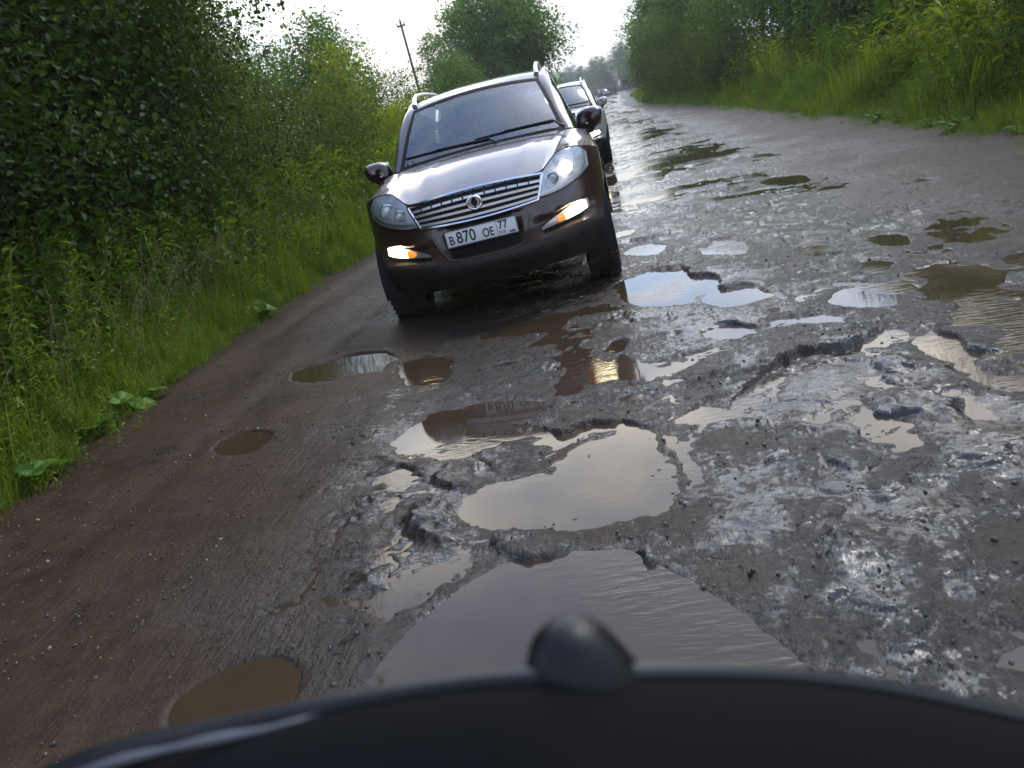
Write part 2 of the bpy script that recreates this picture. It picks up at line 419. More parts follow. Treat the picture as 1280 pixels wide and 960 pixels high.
mudc = mixc(t, ramp(t, n2, [(.3, 0.), (.7, 1.)]), (.018, .0105, .0062), (.046, .027, .0155))
mudc = mixc(t, ramp(t, n1, [(.35, 0.), (.65, .6)]), mudc, (.058, .035, .020))
aspc = mixc(t, ramp(t, n3, [(.35, 0.), (.7, 1.)]), (.006, .0061, .0062), (.048, .042, .035))
grav = ramp(t, vor.outputs['Distance'], [(.10, 1.), (.32, 0.)])
vcol = mixc(t, ramp(t, mth(t, 'FRACT', mth(t, 'MULTIPLY', vor.outputs['Distance'], 0)), [(0, 0.), (1, 1.)]), vor.outputs['Color'], vor.outputs['Color'])
gcol = mixc(t, .25, (.085, .075, .062), vor.outputs['Color'])
gm = mth(t, 'MULTIPLY', grav, mth(t, 'MULTIPLY', ramp(t, n2, [(.5, 0.), (.62, 1.)]), .22))
silt = ramp(t, n4, [(.45, 0.), (.58, 1.)])
mm = mth(t, 'MAXIMUM', aM, mth(t, 'MULTIPLY', silt, .75))
colr = mixc(t, mm, aspc, mudc); colr = mixc(t, gm, colr, gcol)
t.links.new(colr, b.inputs['Base Color'])
strk = noise(t, mapping(t, pos, (44, 5, 10), rot=(0, 0, R_(-14))), 1.0, 5, .6, .6)
# wetness: a water film lies in the low, broken middle; the muddy sides are duller
wetn = ramp(t, n4, [(.36, 1.), (.62, 0.)])
rwet = mth(t, 'MULTIPLY_ADD', wetn, -.14, .25)
rmud = mth(t, 'MULTIPLY_ADD', n2, .40, .42)
low = ramp(t, mth(t, 'MULTIPLY_ADD', sepP.outputs['Z'], 30., .5), [(.42, 1.), (.85, 0.)])
rr = mixc(t, mth(t, 'MULTIPLY', aM, .85), rwet, rmud)
comb = mth(t, 'ADD', mth(t, 'ADD', mth(t, 'MULTIPLY', n5, .55), mth(t, 'MULTIPLY', n2, .28)), mth(t, 'MULTIPLY', strk, .17))
lvl = mth(t, 'ADD', mth(t, 'MULTIPLY_ADD', n4, -.55, .775), mth(t, 'ADD', mth(t, 'MULTIPLY', aM, -.10), mth(t, 'MULTIPLY_ADD', aW, .11, -.025)))
rip = noise(t, mapping(t, pos, (14, 40, 10), rot=(0, 0, R_(18))), 1.0, 4, .55, 1.2)
film = mth(t, 'MULTIPLY', mth(t, 'SUBTRACT', lvl, comb), 20., clamp=True)      # 1 where a skin of water lies
rr = mth(t, 'SUBTRACT', rr, mth(t, 'MULTIPLY', low, .16), clamp=True)
rr = mixc(t, film, rr, (.055, .055, .055))
t.links.new(mth(t, 'MAXIMUM', rr, .05), b.inputs['Roughness'])
t.links.new(mth(t, 'MULTIPLY_ADD', aM, -.38, .52), b.inputs['Specular IOR Level'])
# fine relief: grit, gravel, and streaks pulled along the lane by tyres
h1 = mth(t, 'MULTIPLY', n3, .0034); h2 = mth(t, 'MULTIPLY', grav, .0016)
h3 = mth(t, 'MULTIPLY', mth(t, 'MULTIPLY', strk, ramp(t, noise(t, pos, 2.2, 4, .6), [(.40, .15), (.62, 1.)])), mth(t, 'MULTIPLY_ADD', aM, .007, .004))
h4 = mth(t, 'MULTIPLY', mth(t, 'MAXIMUM', comb, lvl), mth(t, 'MULTIPLY_ADD', aR, .045, .010))
hs = mth(t, 'ADD', mth(t, 'MULTIPLY', mth(t, 'ADD', mth(t, 'ADD', h1, h2), h3), mth(t, 'MULTIPLY_ADD', film, -.85, 1.)), mth(t, 'ADD', h4, mth(t, 'MULTIPLY', mth(t, 'MULTIPLY', rip, film), mth(t, 'MULTIPLY_ADD', aW, .0060, .0012))))
bp = t.nodes.new('ShaderNodeBump'); bp.inputs['Strength'].default_value = .9; bp.inputs['Distance'].default_value = 1.0
t.links.new(hs, bp.inputs['Height']); t.links.new(bp.outputs[0], b.inputs['Normal'])
road = mesh_np('road', np.stack([Xg.ravel(), Yg.ravel(), hh], -1), quads, mroad, smooth=True,
               attrs={'mud': ('FLOAT', np.maximum(mL, mR*.85)), 'broken': ('FLOAT', rgh), 'wet': ('FLOAT', wet)})
tag(road, kind='structure')

# standing water: one level sheet, seen only where the road dips under it
mwat = bpy.data.materials.new('muddy_water'); mwat.use_nodes = True; t = mwat.node_tree; b = t.nodes['Principled BSDF']
geo = t.nodes.new('ShaderNodeNewGeometry'); pos = geo.outputs['Position']
wn = noise(t, pos, 1.7, 4, .5)
t.links.new(mixc(t, wn, (.030, .019, .011), (.062, .043, .026)), b.inputs['Base Color'])
b.inputs['Roughness'].default_value = .035; b.inputs['IOR'].default_value = 1.33; b.inputs['Specular IOR Level'].default_value = .5
rp = noise(t, mapping(t, pos, (9, 32, 10), rot=(0, 0, R_(22))), 1.0, 3, .5, .9)
rz = noise(t, pos, .75, 2, .5)
am = mth(t, 'MULTIPLY', ramp(t, rz, [(.50, .03), (.66, 1.)]), .0042)
bp = t.nodes.new('ShaderNodeBump'); bp.inputs['Strength'].default_value = 1; bp.inputs['Distance'].default_value = 1
t.links.new(mth(t, 'MULTIPLY', rp, am), bp.inputs['Height']); t.links.new(bp.outputs[0], b.inputs['Normal'])
wy_ = np.array([.3, 5, 10, 20, 40, 80, 160, 300.]); wv = []
for q in wy_: wv += [(float(XL(q))+.2, q, WATER_Z), (float(XR(q))-.2, q, WATER_Z)]
wf = [[2*i, 2*i+1, 2*i+3, 2*i+2] for i in range(len(wy_)-1)]
tag(mesh_np('puddle_water', wv, wf, mwat), kind='structure')

# the ground beyond the road edges, banks and all, out to the horizon
def bank(x, y):
    dl = XL(y)-x; dr = x-XR(y); d = np.maximum(dl, dr)
    z = np.where(d < 0, -.16+0*d, 0)
    rise = np.where(dl > dr, .22, .14)
    out = -.02+rise*(1-np.exp(-np.maximum(d, 0)/1.2))*1.6+.05*fbm(x, y, .8, 3, 61)*sst(0, .6, d)
    z = np.where(d > -.25, -.16+(out+.16)*sst(-.22+.1*fbm(x, y, .5, 3, 63), .12, d), z)
    return z
gx = np.unique(np.r_[np.linspace(-9, 9, 200), -np.geomspace(9, 650, 26), np.geomspace(9, 650, 26)])
gy = np.unique(np.r_[-40, -10, np.linspace(-4, 16, 160), np.geomspace(16, 950, 80)])
Xb, Yb = np.meshgrid(gx, gy); zb = bank(Xb.ravel(), Yb.ravel())
ii = np.arange(Xb.size).reshape(Xb.shape)
qd = np.stack([ii[:-1, :-1], ii[:-1, 1:], ii[1:, 1:], ii[1:, :-1]], -1).reshape(-1, 4)
mgr = mat('soil_and_low_grass', (.030, .034, .012), .9, var=(3.0, (.050, .034, .020)), bump=(14, .05))
tag(mesh_np('ground', np.stack([Xb.ravel(), Yb.ravel(), zb], -1), qd, mgr, smooth=True), kind='structure')

# the air: pale even haze over the whole place
mh = bpy.data.materials.new('haze'); mh.use_nodes = True; t = mh.node_tree; t.nodes.clear()
pv = t.nodes.new('ShaderNodeVolumePrincipled'); pv.inputs['Color'].default_value = (.93, .96, 1, 1); pv.inputs['Density'].default_value = .0006; pv.inputs['Anisotropy'].default_value = .2
mo = t.nodes.new('ShaderNodeOutputMaterial'); t.links.new(pv.outputs[0], mo.inputs['Volume'])
mb = MB(); mb.box(-700, 700, -60, 1000, -1.3, 22); hzo = mb.build('haze', mh, smooth=False); tag(hzo, 'thin pale haze in the air over the whole road', kind='stuff')
# loose crumbs of asphalt and gravel
def pebbles(name, n, region, smin, smax, m, seed):
    r = np.random.default_rng(seed); bm = bmesh.new(); bmesh.ops.create_icosphere(bm, subdivisions=1, radius=1)
    V = np.array([v.co[:] for v in bm.verts]); Fc = np.array([[v.index for v in f.verts] for f in bm.faces]); bm.free()
    x, y = region(r, n); z = road_height(x, y)
    vs, fs = [], []
    sz = smin*(smax/smin)**(r.random(n)**3)
    keep = z > WATER_Z-sz*.6
    for i in np.nonzero(keep)[0]:
        A = r.normal(size=(3, 3)); Q, _ = np.linalg.qr(A)
        W = (V*(1+r.uniform(-.28, .28, (len(V), 1)))*[1, .8, .6]*sz[i])@Q
        vs.append(W+[x[i], y[i], z[i]+sz[i]*.25]); fs.append(Fc+len(V)*(len(vs)-1))
    o = mesh_np(name, np.concatenate(vs), np.concatenate(fs), m)
    return o
mpeb = mat('wet_gravel', (.030, .028, .027), .30, var=(25, (.10, .075, .055)))
def reg(r, n):
    y = 1.8/(1-r.random(n)*.86)
    x = r.normal(.4, 1.5, n); return np.clip(x, -3.2, 4.2), y
mpal = mat('pale_litter', (.26, .22, .13), .6, var=(30, (.14, .16, .05)))
def regl(r, n):
    y = 2.2/(1-r.random(n)*.80); return XL(y)+.05+.9*r.random(n)**1.6*1.6, y
tag(pebbles('leaf_litter', 260, regl, .003, .013, mpal, 4), kind='stuff', label='small pale leaves and bits of litter lying on the brown shoulder')
tag(pebbles('road_grit', 2600, regl, .0015, .011, mpeb, 5), kind='stuff', label='dark grit and small stones on the brown shoulder')
tag(pebbles('gravel', 5200, reg, .0018, .013, mpeb, 1), kind='stuff', label='loose dark gravel and asphalt crumbs scattered over the wet road')
# ------------------------------------------------------------------ plants
def leafmat(name, dark, light, trans=.35, rough=.45):
    m = bpy.data.materials.new(name); m.use_nodes = True; t = m.node_tree; b = t.nodes['Principled BSDF']
    a = N(t, 'ShaderNodeAttribute', attribute_name='tint').outputs['Fac']
    oi = t.nodes.new('ShaderNodeObjectInfo')
    f = mth(t, 'MULTIPLY_ADD', oi.outputs['Random'], .25, a, clamp=False)
    f = mth(t, 'SUBTRACT', f, .12, clamp=True)
    c = mixc(t, f, dark, light); t.links.new(c, b.inputs['Base Color'])
    b.inputs['Roughness'].default_value = rough; b.inputs['Specular IOR Level'].default_value = .22
    tr = t.nodes.new('ShaderNodeBsdfTranslucent'); t.links.new(mixc(t, 1., c, (1.25, 1.35, .55), 'MULTIPLY'), tr.inputs['Color'])
    mx = t.nodes.new('ShaderNodeMixShader'); mx.inputs[0].default_value = trans
    out = t.nodes['Material Output']
    t.links.new(b.outputs[0], mx.inputs[1]); t.links.new(tr.outputs[0], mx.inputs[2]); t.links.new(mx.outputs[0], out.inputs['Surface'])
    return m
M_leaf_dark = leafmat('alder_leaves', (.021, .042, .008), (.066, .112, .016), .38, .62)
M_leaf_mid = leafmat('birch_leaves', (.045, .085, .013), (.135, .190, .028))
M_leaf_far = leafmat('distant_leaves', (.070, .140, .032), (.165, .270, .055))
M_leaf_spruce = leafmat('spruce_needles', (.025, .055, .025), (.070, .120, .050), .2)
M_leaf_yel = leafmat('willow_leaves', (.150, .200, .018), (.340, .370, .040), .45)
M_grass = leafmat('grass_blades', (.075, .130, .012), (.220, .290, .036), .45)
M_weed = leafmat('weed_leaves', (.055, .110, .011), (.190, .275, .030), .42)
M_broad = leafmat('broad_leaves', (.060, .130, .016), (.120, .210, .030), .3)
M_seed = leafmat('seed_heads', (.10, .12, .05), (.22, .23, .12), .3)
M_dry = leafmat('dry_straw', (.18, .15, .08), (.34, .29, .16), .2)
M_bark = mat('dark_bark', (.055, .045, .034), .85, var=(6, (.030, .026, .020)), bump=(12, .02))
M_birch = mat('pale_bark', (.30, .28, .24), .75, var=(7, (.06, .05, .045)), bump=(12, .01))

def leaf_cloud(P, size, rg, up=.35, asp=.55, fold=.18, droop=.3, D=None, fine=False):
    """one folded leaf of two faces per point"""
    n = len(P)
    nr = rg.normal(size=(n, 3)); nr[:, 2] = np.abs(nr[:, 2])+up; nr /= np.linalg.norm(nr, axis=1)[:, None]
    a = rg.normal(size=(n, 3)) if D is None else D+rg.normal(size=(n, 3))*.35
    a[:, 2] -= droop; a -= (a*nr).sum(1)[:, None]*nr; a /= np.linalg.norm(a, axis=1)[:, None]+1e-9
    s = np.cross(nr, a); L = size*np.clip(rg.lognormal(-.05, .28, n), .4, 1.6)[:, None]
    base = P; tip = P+a*L; c = P+a*L*.42
    l = c+s*L*asp*.5+nr*L*fold; r = c-s*L*asp*.5+nr*L*fold
    if fine:
        c1, c2 = P+a*L*.30, P+a*L*.68; w1, w2 = L*asp*.48, L*asp*.36
        V = np.stack([base, c1-s*w1+nr*L*fold, c2-s*w2+nr*L*fold*.6, tip-nr*L*.06, c2+s*w2+nr*L*fold*.6, c1+s*w1+nr*L*fold, P+a*L*.5], 1).reshape(-1, 3)
        k = np.arange(n)[:, None]*7
        return V, np.concatenate([k+[0, 1, 6], k+[1, 2, 6], k+[2, 3, 6], k+[3, 4, 6], k+[4, 5, 6], k+[5, 0, 6]]).astype(np.int32)
    V = np.stack([base, l, tip, r], 1).reshape(-1, 3)
    k = np.arange(n)[:, None]*4
    F = np.concatenate([k+[0, 1, 2], k+[0, 2, 3]]).astype(np.int32)
    return V, F
def crown_points(rg, n_clumps, per, rad, cz, clump_r, flat=1., hollow=.35, core=(0, 0), cone=False, lean=0.):
    C = []
    while len(C) < n_clumps:
        p = rg.uniform(-1, 1, 3)
        if cone:
            r = np.hypot(p[0], p[1]); top = 1-(p[2]+1)/2
            if r > top**.85*1.0 or r < top*.25: continue
        else:
            q = np.linalg.norm(p)
            if q > 1 or q < hollow*rg.random(): continue
        C.append(p)
    C = np.array(C)*np.array([rad[0], rad[1], rad[2]])
    wob = 1+.28*np.sin(C[:, 0]*2.1+1)*np.cos(C[:, 1]*1.7)+.15*rg.normal(size=len(C))
    C[:, :2] *= wob[:, None]; C[:, 2] += cz; C[:, 0] += lean*(C[:, 2])
    cr = clump_r*rg.uniform(.55, 1.35, len(C))
    pts, tint = [], []
    for c, r in zip(C, cr):
        k = max(4, int(per*(r/clump_r)**2*rg.uniform(.6, 1.3)))
        d = rg.normal(size=(k, 3))*np.array([.55, .55, .38*flat])*r
        pts.append(c+d); tint.append(np.clip(rg.normal(.42, .17)+rg.normal(0, .14, k), 0, 1))
    return C, np.concatenate(pts), np.concatenate(tint)
def make_tree(name, label, cat, rg, H, rad, cz, n_clumps, per, cr, leaf, lm, bm_, trunk_r, asp=.55, n_limb=26, cone=False, lean=0., stems=1, up=.35, fine=False):
    root = empty(name)
    C, P, tint = crown_points(rg, n_clumps, per, rad, cz, cr, cone=cone, lean=lean)
    P[:, 2] = np.maximum(P[:, 2], .05)
    V, F = leaf_cloud(P, leaf, rg, up=up, asp=asp, fine=fine)
    cro = mesh_np('crown', V, F, lm, root, attrs={'tint': ('FLOAT', np.repeat(tint, 7 if fine else 4))})
    tr = MB()
    for s in range(stems):
        a = rg.uniform(0, 6.28); sp = 0 if stems == 1 else rg.uniform(.15, .4)
        top = np.array([lean*H+math.cos(a)*sp*rad[0]*1.6, math.sin(a)*sp*rad[1]*1.6, H*(.74 if cone else .86)])
        foot = np.array([math.cos(a)*sp*.4, math.sin(a)*sp*.4, -.15])
        tt = np.linspace(0, 1, 9)[:, None]
        path = foot+(top-foot)*tt+np.cumsum(rg.normal(0, .035, (9, 3))*[1, 1, 0], 0)
        tr.tube(path, list(trunk_r*(1-.86*tt[:, 0])*(1 if stems == 1 else .75)), 8)
        sel = rg.choice(len(C), min(n_limb//stems, len(C)), replace=False)
        for j in sel:
            c = C[j]; zf = np.clip((c[2]-.28*np.hypot(c[0], c[1])-rad[2]*.1)/H, .12, .9)
            st = path[0]+(path[-1]-path[0])*zf; k = int(zf*8); st = path[min(k, 8)]
            mid = (st+c)/2+[0, 0, .06*H*rg.uniform(-.3, 1)]+rg.normal(0, .05, 3)
            r0 = trunk_r*.32*(1-.6*zf)
            tr.tube([st, mid, c], [r0, r0*.6, r0*.18], 5, cap=False)
    tr.build('trunk', bm_, root)
    tag(root, label, cat); return root
rg = np.random.default_rng(11)
PLACED = {}
def put(proto, x, y, s, rz, label, group=None, sz=None, name=None, first=[set()]):
    used = first[0]
    o = proto if proto.name not in used else copy_tree(proto)
    used.add(proto.name)
    o.location = (x, y, float(bank(np.array([x]), np.array([y]))[0])-.05)
    o.rotation_euler = (0, 0, rz); o.scale = (s, s, sz or s)
    o['label'] = label
    if group: o['group'] = group
    elif 'group' in o: del o['group']
    return o
# prototypes
T_bushA = make_tree('alder_tree', 'x', 'tree', rg, 5.0, (1.75, 1.75, 2.7), 2.75, 330, 165, .52, .068, M_leaf_dark, M_bark, .075, .66, 60, stems=4, fine=True)
T_bushB = make_tree('alder_tree', 'x', 'tree', rg, 4.6, (1.6, 1.9, 2.4), 2.4, 290, 165, .48, .062, M_leaf_dark, M_bark, .065, .64, 60, stems=3, fine=True)
T_mid = make_tree('birch_tree', 'x', 'tree', rg, 7.5, (1.9, 1.9, 3.1), 4.6, 240, 120, .55, .072, M_leaf_mid, M_birch, .10, .6, 40)
T_shrub = make_tree('shrub', 'x', 'shrub', rg, 2.4, (1.2, 1.2, 1.2), 1.2, 160, 120, .33, .058, M_leaf_mid, M_bark, .035, .45, 24, stems=4)
T_yel = make_tree('willow_shrub', 'x', 'shrub', rg, 2.4, (1.0, 1.0, 1.15), 1.15, 130, 90, .30, .085, M_leaf_yel, M_bark, .03, .28, 24, stems=4, up=0.)
T_far = make_tree('deciduous_tree', 'x', 'tree', rg, 10, (2.9, 2.9, 4.6), 5.4, 260, 66, .78, .21, M_leaf_far, M_bark, .16, .6, 40)
T_far2 = make_tree('aspen_tree', 'x', 'tree', rg, 11, (2.1, 2.1, 4.9), 6.0, 190, 62, .72, .20, M_leaf_far, M_birch, .14, .6, 46)
T_spr = make_tree('spruce_tree', 'x', 'tree', rg, 11, (2.2, 2.2, 5.3), 5.6, 300, 50, .55, .20, M_leaf_spruce, M_bark, .16, .25, 50, cone=True, up=0.)
T_thin = make_tree('birch_sapling', 'x', 'tree', rg, 5.2, (.75, .75, 1.5), 3.7, 50, 48, .34, .09, M_leaf_yel, M_birch, .05, .5, 20)

# --- left thicket, near
LT = [(T_bushA, -5.9, 4.1, 1.05, 'dark broad-leaved tree filling the left edge, nearest the camera'),
      (T_bushB, -5.4, 6.0, 1.0, 'dark alder at the left, behind the tall grass at the near puddle'),
      (T_bushA, -5.5, 7.9, .98, 'dark leafy alder whose branch tips reach out over the left grass'),
      (T_bushB, -5.6, 9.9, .95, 'dark alder behind the one with the outstretched branch tips'),
      (T_mid, -5.7, 12.3, .64, 'fresh green birch next to the dark alder thicket on the left'),
      (T_shrub, -5.3, 11.4, 1.0, 'bright green shrub at the foot of the fresh green birch'),
      (T_bushA, -7.3, 5.6, 1.25, 'tall dark alder in the second row, top left corner'),
      (T_bushB, -7.6, 8.6, 1.3, 'tall dark alder in the second row behind the branch tips'),
      (T_bushA, -7.8, 11.6, 1.15, 'tall alder in the second row with sky through its crown'),
      (T_mid, -7.8, 15.6, .82, 'light green birch beyond the dark alders on the left'),
      (T_shrub, -5.2, 15.0, 1.05, 'round green shrub beside the thin sapling on the left'),
      (T_thin, -4.85, 17.2, .66, 'thin pale sapling with a few yellowish leaves at the left of the car'),
      (T_shrub, -5.9, 19.0, 1.0, 'green shrub behind the thin pale sapling'),
      (T_yel, -4.55, 19.5, .9, 'yellow-green willow shrub just left of the front car windscreen'),
      (T_yel, -4.9, 22.5, .95, 'yellow-green willow shrub second behind the front car roof corner'),
      (T_bushB, -8.3, 19.5, .68, 'dark green tree behind the thin pale sapling'),
      (T_far, -10.2, 33.0, .60, 'tall rounded tree standing alone above the left shrubs'),
      (T_far, -11.8, 30.0, .52, 'smaller rounded tree just left of the tall lone one'),
      (T_far, -9.6, 34.0, .42, 'low green tree between the tall lone tree and the utility pole'),
      (T_shrub, -6.3, 26.0, 1.25, 'low green shrub at the foot of the leaning utility pole'),
      (T_shrub, -5.0, 30.0, 1.25, 'low green shrub below the tall tree group behind the front car'),
      (T_far2, -8.6, 62.0, .82, 'tall airy aspen, left one of the group behind the front car roof'),
      (T_far, -6.5, 58.0, 1.0, 'large green tree in the middle of the group behind the front car roof'),
      (T_far, -4.9, 60.0, .88, 'dense green tree at the right end of the group behind the front car roof'),
      (T_far2, -6.0, 66.0, .92, 'tall aspen rising out of the top of the group behind the front car roof'),
      (T_far2, -11.3, 64.0, .68, 'sparse young aspen between the utility pole and the tree group'),
      (T_far, -8.3, 52.0, .50, 'low rounded tree at the foot of the sparse young aspen')]
for p, x, y, s, lb in LT: put(p, x, y, s, rg.uniform(0, 6.28), lb)
# --- right-hand side: near trees, then the wall of trees, then the far wood
RT = [(T_bushA, 8.0, 10.5, 1.15, 'dark tree at the right edge of the picture, nearest the camera'),
      (T_bushB, 8.3, 13.6, 1.15, 'dark tree behind the tall weeds, second from the right edge'),
      (T_far, 8.8, 17.0, .62, 'dark tree behind the tall weeds, third from the right edge'),
      (T_mid, 8.2, 20.6, .95, 'dark green tree in the right row, fourth from the right edge'),
      (T_far, 8.3, 25.0, .66, 'dark green tree in the right row, fifth from the right edge'),
      (T_far, 8.3, 30.5, .72, 'rounded green tree in the middle of the right-hand row'),
      (T_far, 7.7, 36.5, .74, 'rounded green tree just beyond the middle of the right-hand row'),
      (T_far, 7.2, 43.5, .78, 'broad green tree in the right-hand row before its last trees'),
      (T_far2, 6.3, 50.0, .70, 'tall tree with an airy crown near the end of the right-hand row'),
      (T_far, 5.4, 57.0, .78, 'big blue-green tree next to last in the right-hand row'),
      (T_far, 4.9, 67.0, .86, 'big blue-green tree ending the right-hand row beside the open sky'),
      (T_shrub, 6.1, 12.4, 1.0, 'green shrub with a dark trunk behind it near the right edge'),
      (T_shrub, 5.1, 40.0, 1.35, 'pale green shrub at the road edge far up the right side'),
      (T_shrub, 4.6, 48.0, 1.5, 'pale green shrub at the road edge below the airy tree'),
      (T_shrub, 4.0, 56.0, 1.6, 'pale green shrub at the foot of the last right-hand trees'),
      (T_shrub, 3.6, 66.0, 1.7, 'pale green shrub farthest up the right-hand row')]
for p, x, y, s, lb in RT: put(p, x, y, s, rg.uniform(0, 6.28), lb)
for k in range(9):
    put(T_bushB if k % 2 else T_far, 11.2+rg.uniform(-.6, .8), 10+5.3*k, (1.5 if k % 2 else .82), rg.uniform(0, 6.28), 'dark tree in the back row of the right-hand wood', 'trees in the back row of the right-hand wood')
for k in range(8):
    put(T_far if k % 2 else T_far2, 15.0+rg.uniform(-.8, .8), 12+6.2*k, 1.12, rg.uniform(0, 6.28), 'dark tree in the back row of the right-hand wood', 'trees in the back row of the right-hand wood')
for k in range(5):
    put(T_bushA if k % 2 else T_bushB, -10.4+rg.uniform(-.6, .6), 5.5+3.2*k, 1.45, rg.uniform(0, 6.28), 'tall tree in the back row behind the left thicket', 'trees in the back row behind the left thicket')
yy = 92.
for k in range(15):
    x = float(XR(yy))+3.2+rg.uniform(0, 1.5)
    put([T_far, T_far, T_far2, T_spr][k % 4], x, yy, rg.uniform(.8, 1.05), rg.uniform(0, 6.28), 'small distant tree along the far right side of the road', 'distant trees beside the far end of the road')
    yy *= 1.10
for k in range(22):
    y = 250+k*12+rg.uniform(-5, 5); x = 22-k*2.7+rg.uniform(-2, 2)
    put(T_spr if k % 3 else T_far, x, y, rg.uniform(1.2, 1.7), rg.uniform(0, 6.28), 'dark bluish tree in the far wood that closes the view down the road', 'trees of the far wood at the end of the road')
for k in range(9):
    y = 85+k*17; x = -8.5-rg.uniform(0, 3)-k*.2
    put(T_far if k % 2 else T_spr, x, y, rg.uniform(.5, .7), rg.uniform(0, 6.28), 'distant tree on the left verge behind the cars', 'distant trees on the left verge behind the cars')

# --- merged ground cover
def replicate(templates, X, Y, S, rg, tilt=.12):
    vs, fs, ts = [], [], []; off = 0
    z = bank(X, Y); which = rg.integers(0, len(templates), len(X)); ang = rg.uniform(0, 6.28, len(X))
    for q, (V, F, T) in enumerate(templates):
        k = np.nonzero(which == q)[0]
        if not len(k): continue
        c, s = np.cos(ang[k]), np.sin(ang[k]); S_ = S[k]
        tx, ty = rg.normal(0, tilt, len(k)), rg.normal(0, tilt, len(k))
        vx = (V[None, :, 0]*c[:, None]-V[None, :, 1]*s[:, None])+V[None, :, 2]*tx[:, None]
        vy = (V[None, :, 0]*s[:, None]+V[None, :, 1]*c[:, None])+V[None, :, 2]*ty[:, None]
        vz = np.repeat(V[None, :, 2], len(k), 0)
        W = np.stack([vx*S_[:, None]+X[k][:, None], vy*S_[:, None]+Y[k][:, None], vz*S_[:, None]+z[k][:, None]-.01], -1)
        vs.append(W.reshape(-1, 3)); fs.append((F[None]+off+(np.arange(len(k))*len(V))[:, None, None]).reshape(-1, 3))
        ts.append((T[None]+rg.normal(0, .13, len(k))[:, None]).ravel()); off += len(k)*len(V)
    return np.concatenate(vs), np.concatenate(fs).astype(np.int32), np.clip(np.concatenate(ts), 0, 1)
def blade_tuft(rg, n, h, w, spread, bend):
    vs, fs, ts = [], [], []
    for i in range(n):
        a = rg.uniform(0, 6.28); H = h*rg.uniform(.5, 1.15); b = bend*rg.uniform(.2, 1.2)*H; x0, y0 = rg.normal(0, spread, 2); W = w*rg.uniform(.6, 1.3)
        d = np.array([math.cos(a), math.sin(a)]); pz = np.array([-d[1], d[0]])
        o = len(vs)
        for t_, ww in ((0, 1.), (.45, .9), (.8, .55)):
            c = np.array([x0, y0])+d*b*t_**2; zz = H*(t_-.25*b/H*t_**2)
            vs.append([*(c-pz*W*ww/2), zz]); vs.append([*(c+pz*W*ww/2), zz])
        c = np.array([x0, y0])+d*b; vs.append([*c, H*(1-.3*b/H)])
        fs += [[o, o+1, o+3], [o, o+3, o+2], [o+2, o+3, o+5], [o+2, o+5, o+4], [o+4, o+5, o+6]]
        t0 = np.clip(rg.normal(.45, .2), 0, 1); ts += [t0]*7
    return np.array(vs), np.array(fs), np.array(ts)
def weed(rg, h, n, leaf, asp, seed=0.):
    """an upright stem with leaves all the way up"""
    lean = rg.normal(0, .10, 2); t_ = np.linspace(.12, 1, n)
    P = np.stack([lean[0]*t_**2*h, lean[1]*t_**2*h, t_*h], -1)
    a = np.arange(n)*2.4; D = np.stack([np.cos(a), np.sin(a), np.full(n, .25)], -1)
    V, F = leaf_cloud(P, leaf*(1.15-.5*t_)[:, None].mean(), rg, up=.8, asp=asp, D=D, droop=.15)
    T = np.repeat(np.clip(.35+.3*t_+rg.normal(0, .1, n), 0, 1), 4)
    r = .0035; st = []; k = len(V); stem = []
    for q in range(4):
        tq = q/3; stem += [[lean[0]*tq**2*h-r, lean[1]*tq**2*h, tq*h], [lean[0]*tq**2*h+r, lean[1]*tq**2*h+r, tq*h]]
    for q in range(3): st += [[k+2*q, k+2*q+1, k+2*q+3], [k+2*q, k+2*q+3, k+2*q+2]]
    return np.concatenate([V, stem]), np.concatenate([F, st]), np.r_[T, np.full(8, .3)]
def seedstalk(rg, h, n=26, s=.012):
    lean = rg.normal(0, .18, 2); t_ = rg.uniform(.68, 1, n)
    P = np.stack([lean[0]*t_**2*h, lean[1]*t_**2*h, t_*h], -1)+rg.normal(0, .016, (n, 3))
    V, F = leaf_cloud(P, s*1.6, rg, up=0, asp=.4, droop=-.3)
    k = len(V); stem = []; st = []; r = .0018
    for q in range(4):
        tq = q/3; stem += [[lean[0]*tq**2*h-r, lean[1]*tq**2*h, tq*h], [lean[0]*tq**2*h+r, lean[1]*tq**2*h+r, tq*h]]
    for q in range(3): st += [[k+2*q, k+2*q+1, k+2*q+3], [k+2*q, k+2*q+3, k+2*q+2]]
    return np.concatenate([V, stem]), np.concatenate([F, st]), np.r_[rg.uniform(.3, 1, 4*n), np.full(8, .3)]
def cover(name, label, temps, X, Y, S, m, tilt=.12):
    V, F, T = replicate(temps, X, Y, S, rg, tilt)
    return tag(mesh_np(name, V, F, m, attrs={'tint': ('FLOAT', T)}), label, kind='stuff')
blades = [blade_tuft(rg, 22, .50, .008, .05, .55) for _ in range(5)]
blades_far = [blade_tuft(rg, 12, .8, .022, .12, .4) for _ in range(4)]
weeds = [weed(rg, .75, 26, .085, .42) for _ in range(5)]
weeds_slim = [weed(rg, 1.15, 34, .075, .20) for _ in range(4)]
weeds_far = [weed(rg, 1.25, 22, .16, .34) for _ in range(5)]
stalks = [seedstalk(rg, .95) for _ in range(5)]
def strip(n, y0, y1, w0, w1, side, pw=1.0, edge=.02):
    yv = y0*(y1/y0)**(rg.random(n)**pw); d = edge+w0+(w1-w0)*rg.random(n)
    wob = .22*fbm(yv, yv*0+side, 1.1, 3, 71)+.10*fbm(yv, yv*0, .3, 2, 73)
    x = XL(yv)-d+wob if side < 0 else XR(yv)+d-wob-.22
    return x, yv, d
def patch(x, y, lo=.55, hi=1.35, s=1.6, k=0): return lo+(hi-lo)*sst(-.35, .45, fbm(x, y, s, 3, 95+k))
